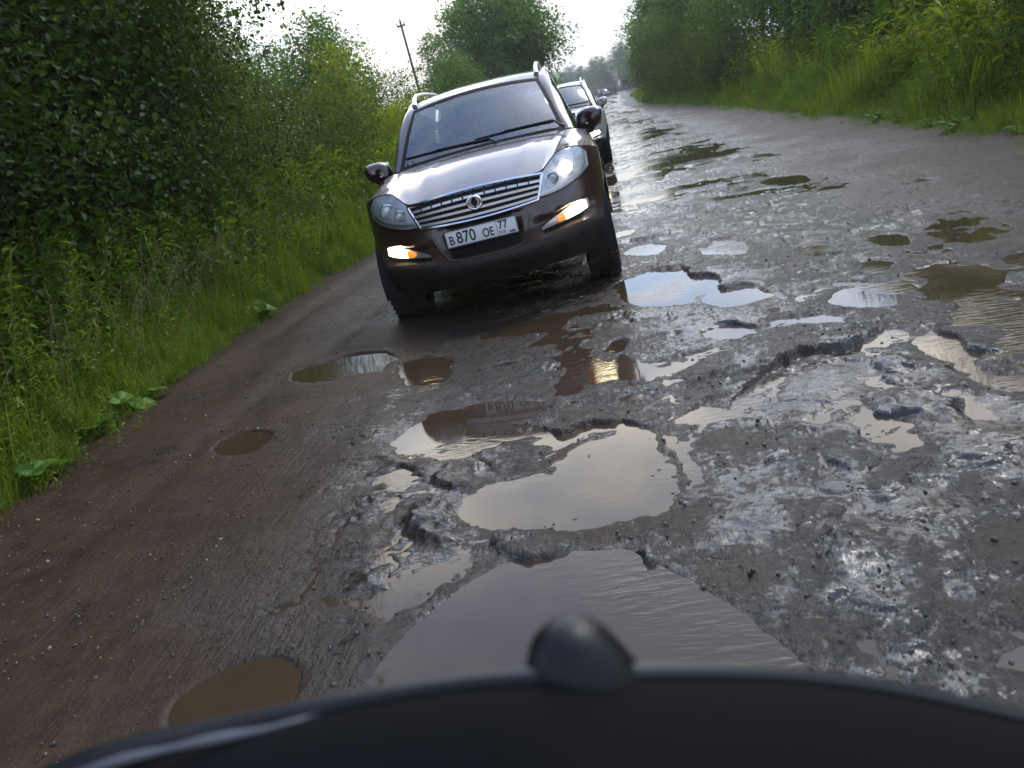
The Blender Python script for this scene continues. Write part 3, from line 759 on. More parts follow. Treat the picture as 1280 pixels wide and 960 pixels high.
x, y, d = strip(5200, 2.3, 20, 0, 2.3, -1); cover('grass', 'long green grass covering the left bank', blades, x, y, rg.uniform(.5, 1.2, len(x))*(.45+.55*sst(0, .5, d))*(1+.4*sst(8, 14, y)), M_grass)
x, y, d = strip(6200, 2.3, 18, .02, 2.5, -1); cover('weeds', 'leafy green weeds growing thick on the left bank', weeds, x, y, rg.uniform(.5, 1.15, len(x))*(.35+.65*sst(0, .8, d))*patch(x, y, .65, 1.3, .8, 5), M_weed)
x, y, d = strip(1100, 2.6, 18, .25, 2.0, -1); cover('tall_weeds', 'slender tall weeds among the grass on the left bank', weeds_slim, x, y, rg.uniform(.6, 1.15, len(x)), M_weed)
x, y, d = strip(900, 2.6, 16, .15, 2.2, -1); cover('seed_stalks', 'pale grass seed stalks above the left bank', stalks, x, y, rg.uniform(.6, 1.1, len(x)), M_seed, .2)
x, y, d = strip(5200, 14, 120, 0, 3.5, -1); cover('rank_grass', 'tall grass along the far left verge', blades_far, x, y, rg.uniform(.7, 1.4, len(x)), M_grass)
x, y, d = strip(2600, 13, 70, .4, 4, -1); cover('rank_weeds', 'rank weeds along the far left verge', weeds_far, x, y, rg.uniform(.6, 1.1, len(x)), M_weed)
x, y, d = strip(900, 2.4, 16, -.22, .25, -1); cover('edge_grass', 'sparse short tufts thinning out onto the brown shoulder', blades, x, y, rg.uniform(.15, .45, len(x)), M_grass, .4)
x, y, d = strip(700, 2.4, 16, -.18, .5, -1); cover('edge_weeds', 'small creeping weeds at the rim of the left bank', weeds, x, y, rg.uniform(.15, .4, len(x)), M_weed, .5)
x, y, d = strip(260, 2.6, 16, .0, 1.2, -1); cover('dry_stalks', 'dry straw-coloured stalks in the grass of the left bank', stalks, x, y, rg.uniform(.5, 1., len(x)), M_dry, .5)
x, y, d = strip(900, 9, 60, -.25, .3, 1); cover('edge_tufts', 'sparse short tufts at the right road edge', blades, x, y, rg.uniform(.3, .8, len(x)), M_grass, .4)
# right verge: tall weeds sloping up to the trees
x, y, d = strip(9000, 9, 75, 0, 4.2, 1); cover('verge_weeds', 'tall weeds rising behind the right edge of the road', weeds_far, x, y, rg.uniform(.40, 1.0, len(x))*(.35+.85*sst(0, 2.2, d))*patch(x, y), M_weed)
x, y, d = strip(6500, 9, 130, 0, 3.6, 1); cover('verge_grass', 'long grass along the right edge of the road', blades_far, x, y, rg.uniform(.5, 1.2, len(x))*(.40+.9*sst(0, 2., d))*patch(x, y, k=3), M_grass)
x, y, d = strip(2200, 9, 60, 1.2, 3.8, 1); cover('yellow_weeds', 'yellow-green flowering weeds behind the right verge', weeds_far, x, y, rg.uniform(.8, 1.35, len(x))*patch(x, y, .25, 1.3, 2.2, 7), M_leaf_yel)
x, y, d = strip(1500, 14, 40, .8, 2.6, -1); cover('yellow_grass', 'yellow-green weeds left of the front car', weeds_far, x, y, rg.uniform(.6, 1.0, len(x)), M_leaf_yel)

# --- coltsfoot: low plants with big round leaves at the very edge of the road
def coltsfoot(n, R, rg):
    root = empty('coltsfoot')
    for i in range(n):
        mb = MB(); a = rg.uniform(0, 6.28); d = R*rg.uniform(.3, 1.3); c = np.array([math.cos(a)*d, math.sin(a)*d, rg.uniform(.03, .11)])
        r = rg.uniform(.055, .10); k = 22; ring = []; mid = []; tx, ty = rg.normal(0, .28, 2)
        for q in range(k):
            u = 2*math.pi*q/k; notch = 1-.55*math.exp(-((u-math.pi)/.30)**2); rr = r*notch*(1+.05*math.sin(7*u)+.03*math.sin(11*u+i))
            p = np.array([math.cos(u+a)*rr, math.sin(u+a)*rr, 0]); p[2] = p[0]*tx+p[1]*ty-.10*r*math.cos(3*u); ring.append(c+p)
            pm = p*.5; pm[2] = p[2]*.5+.012*math.cos(5*u)-.008; mid.append(c+pm)
        V = [c+[0, 0, -.012]]+mid+ring
        F = [[0, 1+q, 1+(q+1) % k] for q in range(k)]+[[1+q, 1+k+q, 1+k+(q+1) % k, 1+(q+1) % k] for q in range(k)]
        mb.add(V, F)
        lf = mb.build('leaf', M_broad, root, ang=60)
        at = lf.data.attributes.new('tint', 'FLOAT', 'POINT'); at.data.foreach_set('value', np.full(len(lf.data.vertices), rg.uniform(.2, .9), dtype=np.float32))
        sb = MB(); sb.tube([(0, 0, -.03), c*[.5, .5, .8], c+[0, 0, -.013]], .003, 5); sb.build('stalk', M_weed, root)
    return root
cp = [coltsfoot(7, .13, rg), coltsfoot(4, .10, rg), coltsfoot(9, .17, rg)]
CS = [(PX((40,612))[0], 1, 1.25, 'round-leaved plant at the road edge by the left border of the picture'),
      (PX((118,543))[0], 0, 1.15, 'round-leaved plant with one large leaf, second along the road edge'),
      (PX((180,510))[0], 1, 1.0, 'small round-leaved plant at the road edge between two larger ones'),
      (PX((305,408))[0], 2, 1.2, 'bright cluster of round leaves at the road edge left of the long brown puddle')]
used = set()
for (x, y), q, s, lb in CS:
    o = cp[q] if q not in used else copy_tree(cp[q]); used.add(q)
    o.location = (x+.04, y, float(max(bank(np.array([x]), np.array([y]))[0], .0))); o.scale = (s*1.1, s*1.1, s*1.1); o.rotation_euler = (0, 0, rg.uniform(0, 6))
    tag(o, lb, 'plant')

for k in range(6):
    y = 9.8+k*1.25+rg.uniform(-.25, .25); q = k % 3
    o = copy_tree(cp[q]); x = float(XR(y))-.16+rg.uniform(-.06, .14); sc = rg.uniform(.8, 1.3)
    o.location = (x, y, float(bank(np.array([x]), np.array([y]))[0])); o.location.z = max(o.location.z, .02); o.scale = (sc,)*3; o.rotation_euler = (0, 0, rg.uniform(0, 6))
    tag(o, 'clump of round leaves at the foot of the weeds on the right road edge', 'plant', 'round-leaved plants along the right road edge')
# --- utility pole
pole = empty('utility_pole', (-12.3, 62., -.1)); pole.rotation_euler = (0, R_(-2.6), 0)
mw = mat('weathered_wood', (.16, .14, .12), .8, var=(8, (.09, .08, .07)), bump=(10, .01))
mb = MB(); mb.tube([(0, 0, -.3), (0, 0, 4), (0, 0, 8.7)], [.11, .095, .075], 10); mb.build('post', mw, pole)
mb = MB(); mb.box(-.30, .30, -.16, -.06, 8.30, 8.42, .01); mb.build('crossarm', mw, pole)
mi = mat('pole_insulator', (.5, .5, .48), .3)
for q in (-.25, .25, 0):
    mb = MB(); z0 = 8.42 if q else 8.70
    mb.lathe([(z0, .0), (z0, .03), (z0+.05, .055), (z0+.09, .05), (z0+.12, .06), (z0+.16, .03), (z0+.18, 0)], 'z', (q, -.11 if q else 0, 0), 10); mb.build('insulator', mi, pole)
tag(pole, 'grey wooden utility pole leaning left above the shrubs', 'utility pole')
# ------------------------------------------------------------------ the off-road cars (nose towards -Y, ground at z = 0)
M_paint = mat('dark_brown_paint', (.030, .0085, .0078), .35, metal=.0, spec=.6, coat=1., coatr=.015)
t = M_paint.node_tree; b = t.nodes['Principled BSDF']; g = t.nodes.new('ShaderNodeTexCoord')
sp_ = t.nodes.new('ShaderNodeSeparateXYZ'); t.links.new(g.outputs['Object'], sp_.inputs[0])
nn = noise(t, g.outputs['Object'], 7, 7, .68); nf = noise(t, g.outputs['Object'], 60, 4, .7)
mz = ramp(t, sp_.outputs['Z'], [(.42, .62), (.62, .34), (.95, .10)])         # splashes of mud, thickest low down
mk = mth(t, 'MULTIPLY', mth(t, 'SUBTRACT', mth(t, 'ADD', mth(t, 'ADD', mth(t, 'MULTIPLY', nn, .6), mth(t, 'MULTIPLY', nf, .4)), mz), .80), 5., clamp=True)
t.links.new(mixc(t, mk, tuple(b.inputs['Base Color'].default_value[:3]), (.070, .046, .031)), b.inputs['Base Color'])
t.links.new(mth(t, 'MULTIPLY_ADD', mk, .5, .35), b.inputs['Roughness']); t.links.new(mth(t, 'MULTIPLY_ADD', mk, -.95, 1.), b.inputs['Coat Weight'])
M_plastic = mat('black_plastic', (.010, .010, .010), .5, var=(14, (.030, .022, .016)))
M_chrome = mat('chrome', (.80, .80, .82), .12, metal=1.)
M_rubber = mat('tyre_rubber', (.012, .012, .012), .7, var=(9, (.045, .030, .020)), bump=(40, .003))
M_alloy = mat('alloy_rim', (.35, .35, .36), .3, metal=.9, var=(9, (.10, .07, .05)))
M_dark = mat('dark_void', (.006, .006, .006), .8)
M_int = mat('cabin_fabric', (.035, .034, .034), .8)
M_silver = mat('roof_rail_silver', (.6, .6, .62), .3, metal=.8)
M_lampbowl = mat('lamp_reflector', (.82, .83, .84), .3, metal=.15, var=(16, (.50, .51, .53)))
M_white = mat('plate_white', (.72, .73, .75), .4)
M_ink = mat('plate_ink', (.01, .01, .012), .5)
M_red = mat('flag_red', (.5, .02, .02), .5); M_blue = mat('flag_blue', (.02, .04, .35), .5)
M_amber = mat('amber_lens', (.75, .22, .03), .2, coat=.6, emit=(1., .35, .05), es=.6)
M_tail = mat('red_lens', (.35, .01, .01), .2, coat=1.)
M_on = mat('lamp_lit', (1, .9, .7), .3, emit=(1., .84, .52), es=12.)
M_onw = mat('headlamp_lit', (1, .95, .85), .3, emit=(1., .86, .62), es=8.)
M_mglass = mat('mirror_glass', (.7, .72, .75), .05, metal=1.)
def glassmat(name, tint, alpha_min, rough=.02, body=(.02, .03, .035)):
    m = bpy.data.materials.new(name); m.use_nodes = True; t = m.node_tree; t.nodes.clear()
    out = t.nodes.new('ShaderNodeOutputMaterial'); tr = t.nodes.new('ShaderNodeBsdfTransparent'); tr.inputs[0].default_value = (*tint, 1)
    gl = t.nodes.new('ShaderNodeBsdfGlossy'); gl.inputs['Roughness'].default_value = rough; gl.inputs['Color'].default_value = (.92, .96, 1., 1)
    fr = t.nodes.new('ShaderNodeFresnel'); fr.inputs['IOR'].default_value = 1.5
    f = mth(t, 'MAXIMUM', fr.outputs[0], alpha_min)
    mx = t.nodes.new('ShaderNodeMixShader'); t.links.new(f, mx.inputs[0]); t.links.new(tr.outputs[0], mx.inputs[1]); t.links.new(gl.outputs[0], mx.inputs[2])
    t.links.new(mx.outputs[0], out.inputs['Surface']); return m
M_glass = glassmat('windscreen_glass', (.78, .83, .85), .17)
M_sglass = glassmat('tinted_glass', (.10, .12, .12), .08)
M_lens = glassmat('clear_lens', (.98, .99, 1.), .05)

WMAX = .945
def plan(x): x = np.minimum(np.abs(np.asarray(x, float)), WMAX); return .82*(1-(1-(x/WMAX)**2.35)**(1/2.1))
def prof(z):
    z = np.asarray(z, float)
    return np.interp(z, [.28, .40, .50, .60, .70, .78, .90, .97, 1.06, 1.12], [.14, .06, .015, .0, .012, .03, .065, .105, .21, .33])
def FY(x, z): return plan(x)+prof(z)*(1-.55*np.clip((np.abs(x)-.6)/.34, 0, 1))
def FP(x, z, off=0.): return [float(x), float(FY(x, z))-off, float(z)]
def ztop(x): return float(np.interp(abs(x), [0, .2, .40, .50, .56, .64, .80, .90, WMAX], [.975, .97, .957, .958, 1.0, 1.055, 1.055, 1.02, .995]))
WHY, WHR = .88, .425                                     # front axle, arch radius
def arch(y, base, cy): 
    d = np.abs(y-cy); return np.where(d < WHR, .375+np.sqrt(np.maximum(WHR**2-d**2, 0)), base)
def fpatch(poly_top, poly_bot, off, n=18, m=8):
    """patch lying on the front surface between two x-z curves"""
    a = catmull([(x, 0, z) for x, z in poly_top], n); b = catmull([(x, 0, z) for x, z in poly_bot], n)
    P = []
    for i in range(n):
        row = []
        for j in range(m):
            u = j/(m-1); x = a[i, 0]*(1-u)+b[i, 0]*u; z = a[i, 2]*(1-u)+b[i, 2]*u
            o = off(i/(n-1), u) if callable(off) else off
            row.append(FP(x, z, o))
        P.append(row)
    return P
def mir(L, s): return [(x*s, z) for x, z in L]
def ftube(mb, L, r, off, k=6, n=24):
    c = catmull([(x, 0, z) for x, z in L], n); mb.tube([FP(p[0], p[2], off) for p in c], r, k)

def build_suv(root, lit=True, detail=True):
    # ---- body shell
    mb = MB()
    nx, nz = 81, 30; th = np.linspace(-math.pi/2, math.pi/2, nx); xs = WMAX*np.sin(th)*.9999
    P = []
    for x in xs:
        y0 = float(FY(x, .6)); zb = .44
        if y0 > WHY-WHR: zb = float(arch(np.array([y0]), .44, WHY)[0])
        zt = ztop(x); row = []
        for j in range(nz):
            z = zb+(zt-zb)*j/(nz-1); p = FP(x, z)
            # number-plate bay dips in, fog-lamp scoops dip in, shoulder line above them stands out
            ax = abs(x)
            bay = (1-sst(.27+(.78-z)*-.15, .33+(.78-z)*-.15, ax))*sst(.46, .50, z)*(1-sst(.74, .775, z))
            scoop = sst(.38, .43, ax)*(1-sst(.78, .84, ax))*sst(.515, .54, z-.10*(ax-.4))*(1-sst(.635, .665, z-.10*(ax-.4)))
            p[1] += .035*float(bay)+.045*float(scoop)
            row.append(p)
        P.append(row)
    mb.grid(P)
    # sides, with wheel arches and a shoulder crease
    for s in (-1, 1):
        ysd = np.unique(np.r_[np.linspace(.825, 4.55, 60), np.linspace(WHY-WHR, WHY+WHR, 21), np.linspace(3.72-WHR, 3.72+WHR, 31)]); ysd = ysd[ysd >= .82]
        Q = []
        for y in ysd:
            zb = float(arch(np.array([y]), .40, WHY)[0]) if y < 2 else float(arch(np.array([y]), .40, 3.72)[0])
            zt = np.interp(y, [.82, 1.3, 2.2, 4.55], [.997, 1.055, 1.09, 1.12]); row = []
            for j in range(14):
                z = zb+(zt-zb)*j/13
                xx = WMAX-.012*sst(.85, 1.1, z)*3-.02*(1-sst(.38, .6, z))-.012*math.exp(-((z-.80)/.06)**2)
                fl = .022*math.exp(-((math.hypot(y-(WHY if y < 2 else 3.72), z-.375)-WHR-.03)/.05)**2)
                xx += fl - .05*sst(4.0, 4.6, y)
                row.append([s*xx, y, z])
            Q.append(row)
        mb.grid(Q)
    # fenders, between bonnet edge and shoulder
    for s in (-1, 1):
        front = [FP(s*x, ztop(x)) for x in (.56, .64, .72, .80, .87, .92, WMAX*.9999)]
        mids = []
        for t_ in (0, .33, .66, 1.):
            inn = np.array([s*(.56+.16*t_**.8), .45+.85*t_, 1.0+.155*t_**.6]); out = np.array([s*(WMAX-.03*t_), .84+.46*t_, .998+.057*t_])
            c = (inn+out)/2+[s*.03, -.06*(1-t_), .028]
            mids.append([inn, (inn+c)/2+[0, 0, .006], c, (out+c)/2+[s*.02, 0, .008], out])
        fr = catmull(front, 5)
        mb.grid(loft([fr]+[m for m in mids[1:]], 14, 14))
    # rear face
    Q = []
    for x in np.linspace(-.88, .88, 15):
        Q.append([[x, 4.62-.12*(abs(x)/.88)**3-.10*sst(.9, 1.7, z), z] for z in np.linspace(.42, 1.12, 10)])
    mb.grid(Q)
    body = mb.build('body', M_paint, root, ang=40)
    # ---- bonnet: its own panel, crowned, with two long creases
    P = []
    for u in np.linspace(-1, 1, 41):
        row = []
        au = abs(u)
        for v in np.linspace(0, 1, 22):
            xf, xr = .575*u, .725*u
            x = xf+(xr-xf)*v**.85
            zf = ztop(xf)+.006; yf = float(FY(xf, ztop(xf)))-.004
            yr = 1.16+.13*au**2; zr = 1.195-.035*au**2
            y = yf+(yr-yf)*v; z = zf+(zr-zf)*(1-(1-v)**1.5)*.8+(zr-zf)*v*.2
            z += .022*math.sin(math.pi*min(v*1.05, 1))*(1-au**2)+.012*math.exp(-((au-.62)/.10)**2)*math.sin(math.pi*v)*.8
            z -= .010*sst(.93, 1., au)
            row.append([x, y, z])
        P.append(row)
    mb = MB(); mb.grid(P); mb.build('bonnet', M_paint, root, ang=50)
    # ---- cowl, windscreen, pillars, roof
    mb = MB(); mb.grid([[[x, 1.15+.13*(x/.725)**2, 1.165-.035*(x/.725)**2], [x*1.02, 1.30+.10*(x/.72)**2, 1.175-.03*(x/.72)**2]] for x in np.linspace(-.74, .74, 21)]); mb.build('cowl', M_plastic, root)
    def wscreen(u, v, out=0.):                          # u -1..1, v 0 bottom .. 1 top
        xb, xt = .725*u, .585*u
        b_ = np.array([xb, 1.255+.13*u*u, 1.185-.03*u*u]); t_ = np.array([xt, 1.92+.12*u*u, 1.655-.045*u*u])
        p = b_+(t_-b_)*v; p[2] += .022*math.sin(math.pi*v); p[1] -= .012*math.sin(math.pi*v)
        return list(p+np.array([0, -out, out*.9]))
    mb = MB(); mb.grid([[wscreen(u, v) for v in np.linspace(0, 1, 12)] for u in np.linspace(-.975, .975, 31)])
    ws = mb.build('windscreen', M_glass, root)
    mb = MB()                                           # black band round the glass
    for us_, vs_ in (((-1.0, -.955), (0, 1)), ((.955, 1.0), (0, 1)), ((-1, 1), (-.01, .045)), ((-1, 1), (.955, 1.01))):
        mb.grid([[wscreen(u, v, .004) for v in np.linspace(*vs_, 8)] for u in np.linspace(*us_, 25)])
    mb.build('screen_seal', M_dark, root)
    def roofz(x, y):
        e = abs(x)/.66; return np.interp(y, [1.85, 2.1, 2.6, 3.4, 4.2, 4.5], [1.645, 1.70, 1.735, 1.74, 1.705, 1.66])-.055*e**2.6
    mb = MB(); P = []
    for u in np.linspace(-1, 1, 31):
        row = []
        for v in np.linspace(0, 1, 20):
            y0 = 1.925+.12*u*u; y = y0+(4.5-y0)*v; hw = np.interp(v, [0, .15, 1], [.60, .63, .635]); x = hw*u
            z = roofz(x, y) if v > 0 else 1.658-.045*u*u
            if v == 0: x = .59*u
            row.append([x, y, float(z)])
        P.append(row)
    mb.grid(P)
    for s in (-1, 1):                                   # A-pillars and side rails in body colour
        a = catmull([wscreen(s*1.0, v, .003) for v in (0, .25, .5, .75, 1.0)]+[[s*.625, 2.4, 1.690], [s*.638, 3.4, 1.695], [s*.63, 4.48, 1.625]], 40)
        o_ = catmull([[s*.80, 1.40, 1.145], [s*.765, 1.60, 1.29], [s*.735, 1.78, 1.43], [s*.685, 1.95, 1.55], [s*.665, 2.14, 1.625], [s*.67, 2.5, 1.665], [s*.68, 3.4, 1.67], [s*.67, 4.48, 1.60]], 40)
        mid = (a+o_)/2+np.array([s*.012, -.006, .010])
        mb.grid(np.stack([a, mid, o_], 1))
        for yb in (2.55, 3.55, 4.38):                   # B, C and D pillars
            w_ = .05 if yb < 4 else .10
            mb.grid([[[s*(.872-.190*v), yb+q*w_+.05*v, 1.08+.585*v] for v in np.linspace(0, 1, 6)] for q in (-1, 1)])
    for s in (-1, 1): mb.grid([[[s*(WMAX-.036-.004), y, float(np.interp(y, [1.3, 2.2, 4.55], [1.05, 1.085, 1.115]))], [s*.90, y, float(np.interp(y, [1.3, 2.2, 4.55], [1.075, 1.10, 1.13]))], [s*(.80 if y < 1.5 else .855), y, float(np.interp(y, [1.3, 2.2, 4.55], [1.13, 1.10, 1.12]))]] for y in np.linspace(1.32, 4.5, 14)])
    mb.grid([[[x, 4.5+(.08 if z < 1.3 else 0)*1.0-.10*(z-1.12), z] for z in (1.12, 1.2)] for x in (-.85, .85)])
    mb.build('roof', M_paint, root, ang=50)
    mb = MB(); mb.grid([[[x*(1-.18*v), 4.52-.07*v, 1.16+.46*v] for v in (0, .5, 1)] for x in np.linspace(-.80, .80, 9)]); mb.build('rear_window', M_sglass, root)
    for s in (-1, 1):
        mb = MB(); mb.grid([[[s*((.80 if i == 0 else .862)-((.135 if i == 0 else .188)*v)), y0+(.72*v if i == 0 else 0), (1.12 if i == 0 else 1.085)+(.505 if i == 0 else .575)*v] for v in np.linspace(0, 1, 6)] for i, y0 in enumerate((1.42, 2.2, 3.0, 3.8, 4.45))])
        mb.build('side_window', M_sglass, root)
    # door shut-lines, handles
    for s in (-1, 1):
        for y0, y1 in ((1.55, 2.55), (2.6, 3.5)):
            mb = MB(); Q = []
            for y in np.linspace(y0, y1, 8):
                Q.append([[s*(WMAX+.004-.036*float(sst(.85, 1.1, z))-.02*(1-float(sst(.38, .6, z)))-.012*math.exp(-((z-.80)/.06)**2)), y, z] for z in np.linspace(.46, 1.06, 10)])
            mb.grid(Q); d = mb.build('door', M_paint, root, ang=50)
            mb = MB(); mb.box(s*.925-.02, s*.925+.03, y1-.27, y1-.10, .95, .985, .008); mb.build('handle', M_chrome, d)
        mb = MB(); mb.box(min(s*.93, s*.965), max(s*.93, s*.965), 1.33, 3.27, .40, .52, .012); mb.build('side_cladding', M_plastic, root)
    # ---- grille
    gt = [(-.505, .945), (-.25, .967), (0, .974), (.25, .967), (.505, .945)]
    gb = [(-.435, .782), (-.22, .770), (0, .765), (.22, .770), (.435, .782)]
    mb = MB(); mb.grid(fpatch(gt, gb, .006, 30, 6)); gr = mb.build('grille', M_dark, root)
    mb = MB()
    ftube(mb, gt, .014, .016); ftube(mb, gb, .012, .016)
    for s in (-1, 1): ftube(mb, [(s*.505, .945), (s*.435, .782)], .012, .016, n=6)
    mb.build('chrome_frame', M_chrome, gr)
    for k in range(4):
        v = (k+.95)/4.9; mb = MB()
        L = [(x1*(1-v)+x2*v, z1*(1-v)+z2*v) for (x1, z1), (x2, z2) in zip(gt, gb)]
        mb.grid(fpatch(L, [(x, z-.017) for x, z in L], lambda a, u: .022-.004*u, 30, 3))
        mb.grid(fpatch([(x, z-.017) for x, z in L], [(x, z-.019) for x, z in L], lambda a, u: .014-.008*u, 30, 2))
        mb.build('slat', M_silver, gr)
    mb = MB()                                            # thin uprights behind the slats
    for x in np.linspace(-.40, .40, 11): mb.box(x-.004, x+.004, float(FY(x, .87))-.008, float(FY(x, .87))+.01, .80, .945)
    mb.build('grille_mesh', M_plastic, gr)
    em = MB(); cx, cz = 0, .878; yb = float(FY(0, .878))-.045
    tor = [[[cx+(.050+.0085*math.cos(b))*math.cos(a), yb+.006*math.sin(b), cz+(.044+.0085*math.cos(b))*math.sin(a)] for b in np.linspace(0, 2*math.pi, 9)[:-1]] for a in np.linspace(0, 2*math.pi, 33)[:-1]]
    em.grid(tor, close_u=True, close_v=True)
    for s in (-1, 1):                                    # two opposed wing shapes meeting in the ring
        w1 = [(.040*s, .012), (.030*s, .030), (.008*s, .036), (.018*s, .022), (.024*s, .004), (.018*s, -.014), (.004*s, -.026), (.012*s, -.036), (.030*s, -.024)]
        V = [[cx+a, yb-.006, cz+b] for a, b in w1]+[[cx+a, yb+.004, cz+b] for a, b in w1]; n9 = len(w1)
        em.add(V, [list(range(n9))]+[[i, (i+1) % n9, n9+(i+1) % n9, n9+i] for i in range(n9)])
    eo = em.build('emblem', M_chrome, gr)
    mb = MB(); mb.lathe([(yb+.006, 0), (yb+.006, .046)], 'y', (0, 0, cz), 24); mb.build('emblem_field', M_dark, eo)
    # ---- headlamps
    for s in (-1, 1):
        top = mir([(.500, .955), (.575, 1.015), (.64, 1.055), (.72, 1.063), (.80, 1.050), (.845, 1.005)], s)
        bot = mir([(.440, .795), (.52, .795), (.62, .808), (.69, .826), (.76, .850), (.838, .90)], s)
        lamp = empty('headlight'); lamp.parent = root
        mb = MB(); mb.grid(fpatch(top, bot, .003, 22, 10)); mb.build('housing', M_lampbowl, lamp)
        mb = MB(); L = mir([(.452, .806), (.55, .812), (.64, .824), (.73, .852), (.80, .890), (.825, .93)], s)
        mb.grid(fpatch(L, [(x*1.0, z+.024) for x, z in L], .010, 24, 3)); mb.build('light_strip', M_silver, lamp)
        mb = MB()
        ftube(mb, top, .004, .012, 5); ftube(mb, bot, .004, .012, 5); mb.build('lamp_rim', M_dark, lamp)
        for (lx, lz, r, name) in ((.675, .945, .050, 'projector'), (.575, .90, .036, 'high_beam')):
            c = FP(s*lx, lz, .018); mb = MB()
            mb.lathe([(c[1]+.02, r*1.05), (c[1]-.008, r*1.15), (c[1]-.012, r*1.0), (c[1]+.0, r*.86), (c[1]+.01, r*.8)], 'y', (c[0], 0, c[2]), 24)
            mb.build('lamp_ring', M_chrome, lamp)
            on = lit and s > 0 and name == 'projector'
            mb = MB(); mb.ball((c[0], c[1]+.006, c[2]), r*.82, (1, .55, 1), 10); mb.build(name, M_onw if on else M_lampbowl, lamp)
            if name == 'projector':
                mb = MB(); mb.grid(fpatch(mir([(.76, 1.035), (.81, 1.02)], s), mir([(.75, .90), (.815, .925)], s), .008, 5, 5)); mb.build('turn_signal', M_amber if False else M_lampbowl, lamp)
        mb = MB(); mb.grid(fpatch(top, bot, lambda a, u: .010+.024*math.sin(math.pi*min(max(a, .02), .98))**.6*math.sin(math.pi*min(max(u, .02), .98))**.6, 22, 10)); mb.build('lens', M_lens, lamp)
    # ---- bumper: lower skirt, intake, fog lamps, plate
    mb = MB(); Q = []
    for x in WMAX*np.sin(np.linspace(-1.40, 1.40, 61)):
        y0 = float(FY(x, .5)); ax = abs(x)
        if y0 > WHY-WHR+.02: continue
        zt = .505 if ax < .36 else .505+.035*min((ax-.36)/.4, 1.)
        Q.append([[x*(1-.02*q), y0-.014*math.sin(math.pi*min(q*1.4, 1))+.10*q**2, zt-(zt-.30)*q] for q in np.linspace(0, 1, 8)])
    mb.grid(Q); mb.build('lower_bumper', M_plastic, root)
    mb = MB(); mb.grid(fpatch([(-.31, .64), (0, .648), (.31, .64)], [(-.26, .525), (0, .52), (.26, .525)], -.022, 20, 6)); itk = mb.build('lower_intake', M_dark, root)
    mb = MB()
    for z in (.55, .575, .60, .625): ftube(mb, [(-.29, z), (0, z), (.29, z)], .0035, -.014, 5)
    mb.build('intake_bars', M_plastic, itk)
    mb = MB(); mb.grid([[[x, .04+.9*q*.35+.06*(x/.5)**2, .40-.12*q+0*x] for q in np.linspace(0, 1, 5)] for x in np.linspace(-.46, .46, 9)]); mb.build('skid_plate', M_plastic, root)
    mb = MB(); ftube(mb, [(-.36, .700), (-.33, .62), (-.27, .525), (-.20, .508), (0, .504), (.20, .508), (.27, .525), (.33, .62), (.36, .700)], .008, .002, 6, 50); mb.build('bumper_crease', M_paint, root)
    for s in (-1, 1):
        top = mir([(.42, .590), (.50, .624), (.60, .660), (.70, .690), (.78, .690)], s); bot = mir([(.415, .568), (.50, .580), (.60, .588), (.70, .602), (.785, .622)], s)
        fog = empty('fog_light'); fog.parent = root
        mb = MB(); mb.grid(fpatch(top, bot, -.020, 20, 6)); mb.build('fog_bezel', M_silver, fog)
        on = lit
        def sub(a0, a1, off, m, nm):
            ta, ba = catmull([(x, 0, z) for x, z in top], 21), catmull([(x, 0, z) for x, z in bot], 21)
            i0, i1 = int(a0*20), int(a1*20); mb = MB()
            tt = [(p[0], p[2]-.008) for p in ta[i0:i1+1]]; bb = [(p[0], p[2]+.008) for p in ba[i0:i1+1]]
            mb.grid(fpatch(tt, bb, lambda a, u: off+.012*math.sin(math.pi*u), 10, 6)); mb.build(nm, m, fog)
        sub(.36, .50, -.010, M_amber, 'turn_signal'); sub(.50, .97, -.008, M_on if on else M_lampbowl, 'bulb_glass')
        mb = MB(); st, sb = mir([(.40, .565), (.50, .575), (.62, .585), (.72, .60)], s), mir([(.42, .535), (.50, .528), (.62, .540), (.70, .552)], s)
        mb.grid(fpatch(st, sb, -.036, 14, 4)); mb.build('fog_scoop', M_dark, root)  # black colour paints the shade inside the scoop
    # number plate
    pl = empty('number_plate'); pl.parent = root
    py = float(FY(0, .65))-.035; pz = .672
    mb = MB(); mb.box(-.268, .268, py, py+.020, pz-.068, pz+.060, .004); mb.build('plate_holder', M_dark, pl)
    mb = MB(); mb.box(-.260, .260, py-.004, py-.0005, pz-.056, pz+.056, .0015); mb.build('plate', M_white, pl)
    mb = MB()
    for (a, b_, c, d) in ((-.257, .257, pz+.0515, pz+.0535), (-.257, .257, pz-.0535, pz-.0515), (-.257, -.255, pz-.0535, pz+.0535), (.255, .257, pz-.0535, pz+.0535), (.113, .1155, pz-.0535, pz+.0535)):
        mb.box(a, b_, py-.0055, py-.0042, c, d)
    mb.build('plate_border', M_ink, pl)
    def text(s_, x, z, size, sx, nm, m=M_ink, ex=.0007):
        cu = bpy.data.curves.new(nm, 'FONT'); cu.body = s_; cu.size = size; cu.extrude = ex; cu.offset = .0012 if size > .04 else 0
        to = bpy.data.objects.new('tmp', cu); COL.objects.link(to); bpy.context.view_layer.update()
        me = bpy.data.meshes.new_from_object(to.evaluated_get(bpy.context.evaluated_depsgraph_get())); bpy.data.objects.remove(to)
        xs_ = [v.co.x for v in me.vertices]; w0 = min(xs_)
        for v in me.vertices: v.co = Vector((x+(v.co.x-w0)*sx, py-.0055-v.co.z, z+v.co.y))
        o = bpy.data.objects.new(nm, me); COL.objects.link(o); me.materials.clear(); me.materials.append(m); o.parent = pl
        return o
    text('B', -.236, pz-.038, .088, .82, 'letter'); text('870', -.182, pz-.038, .116, .82, 'digits')
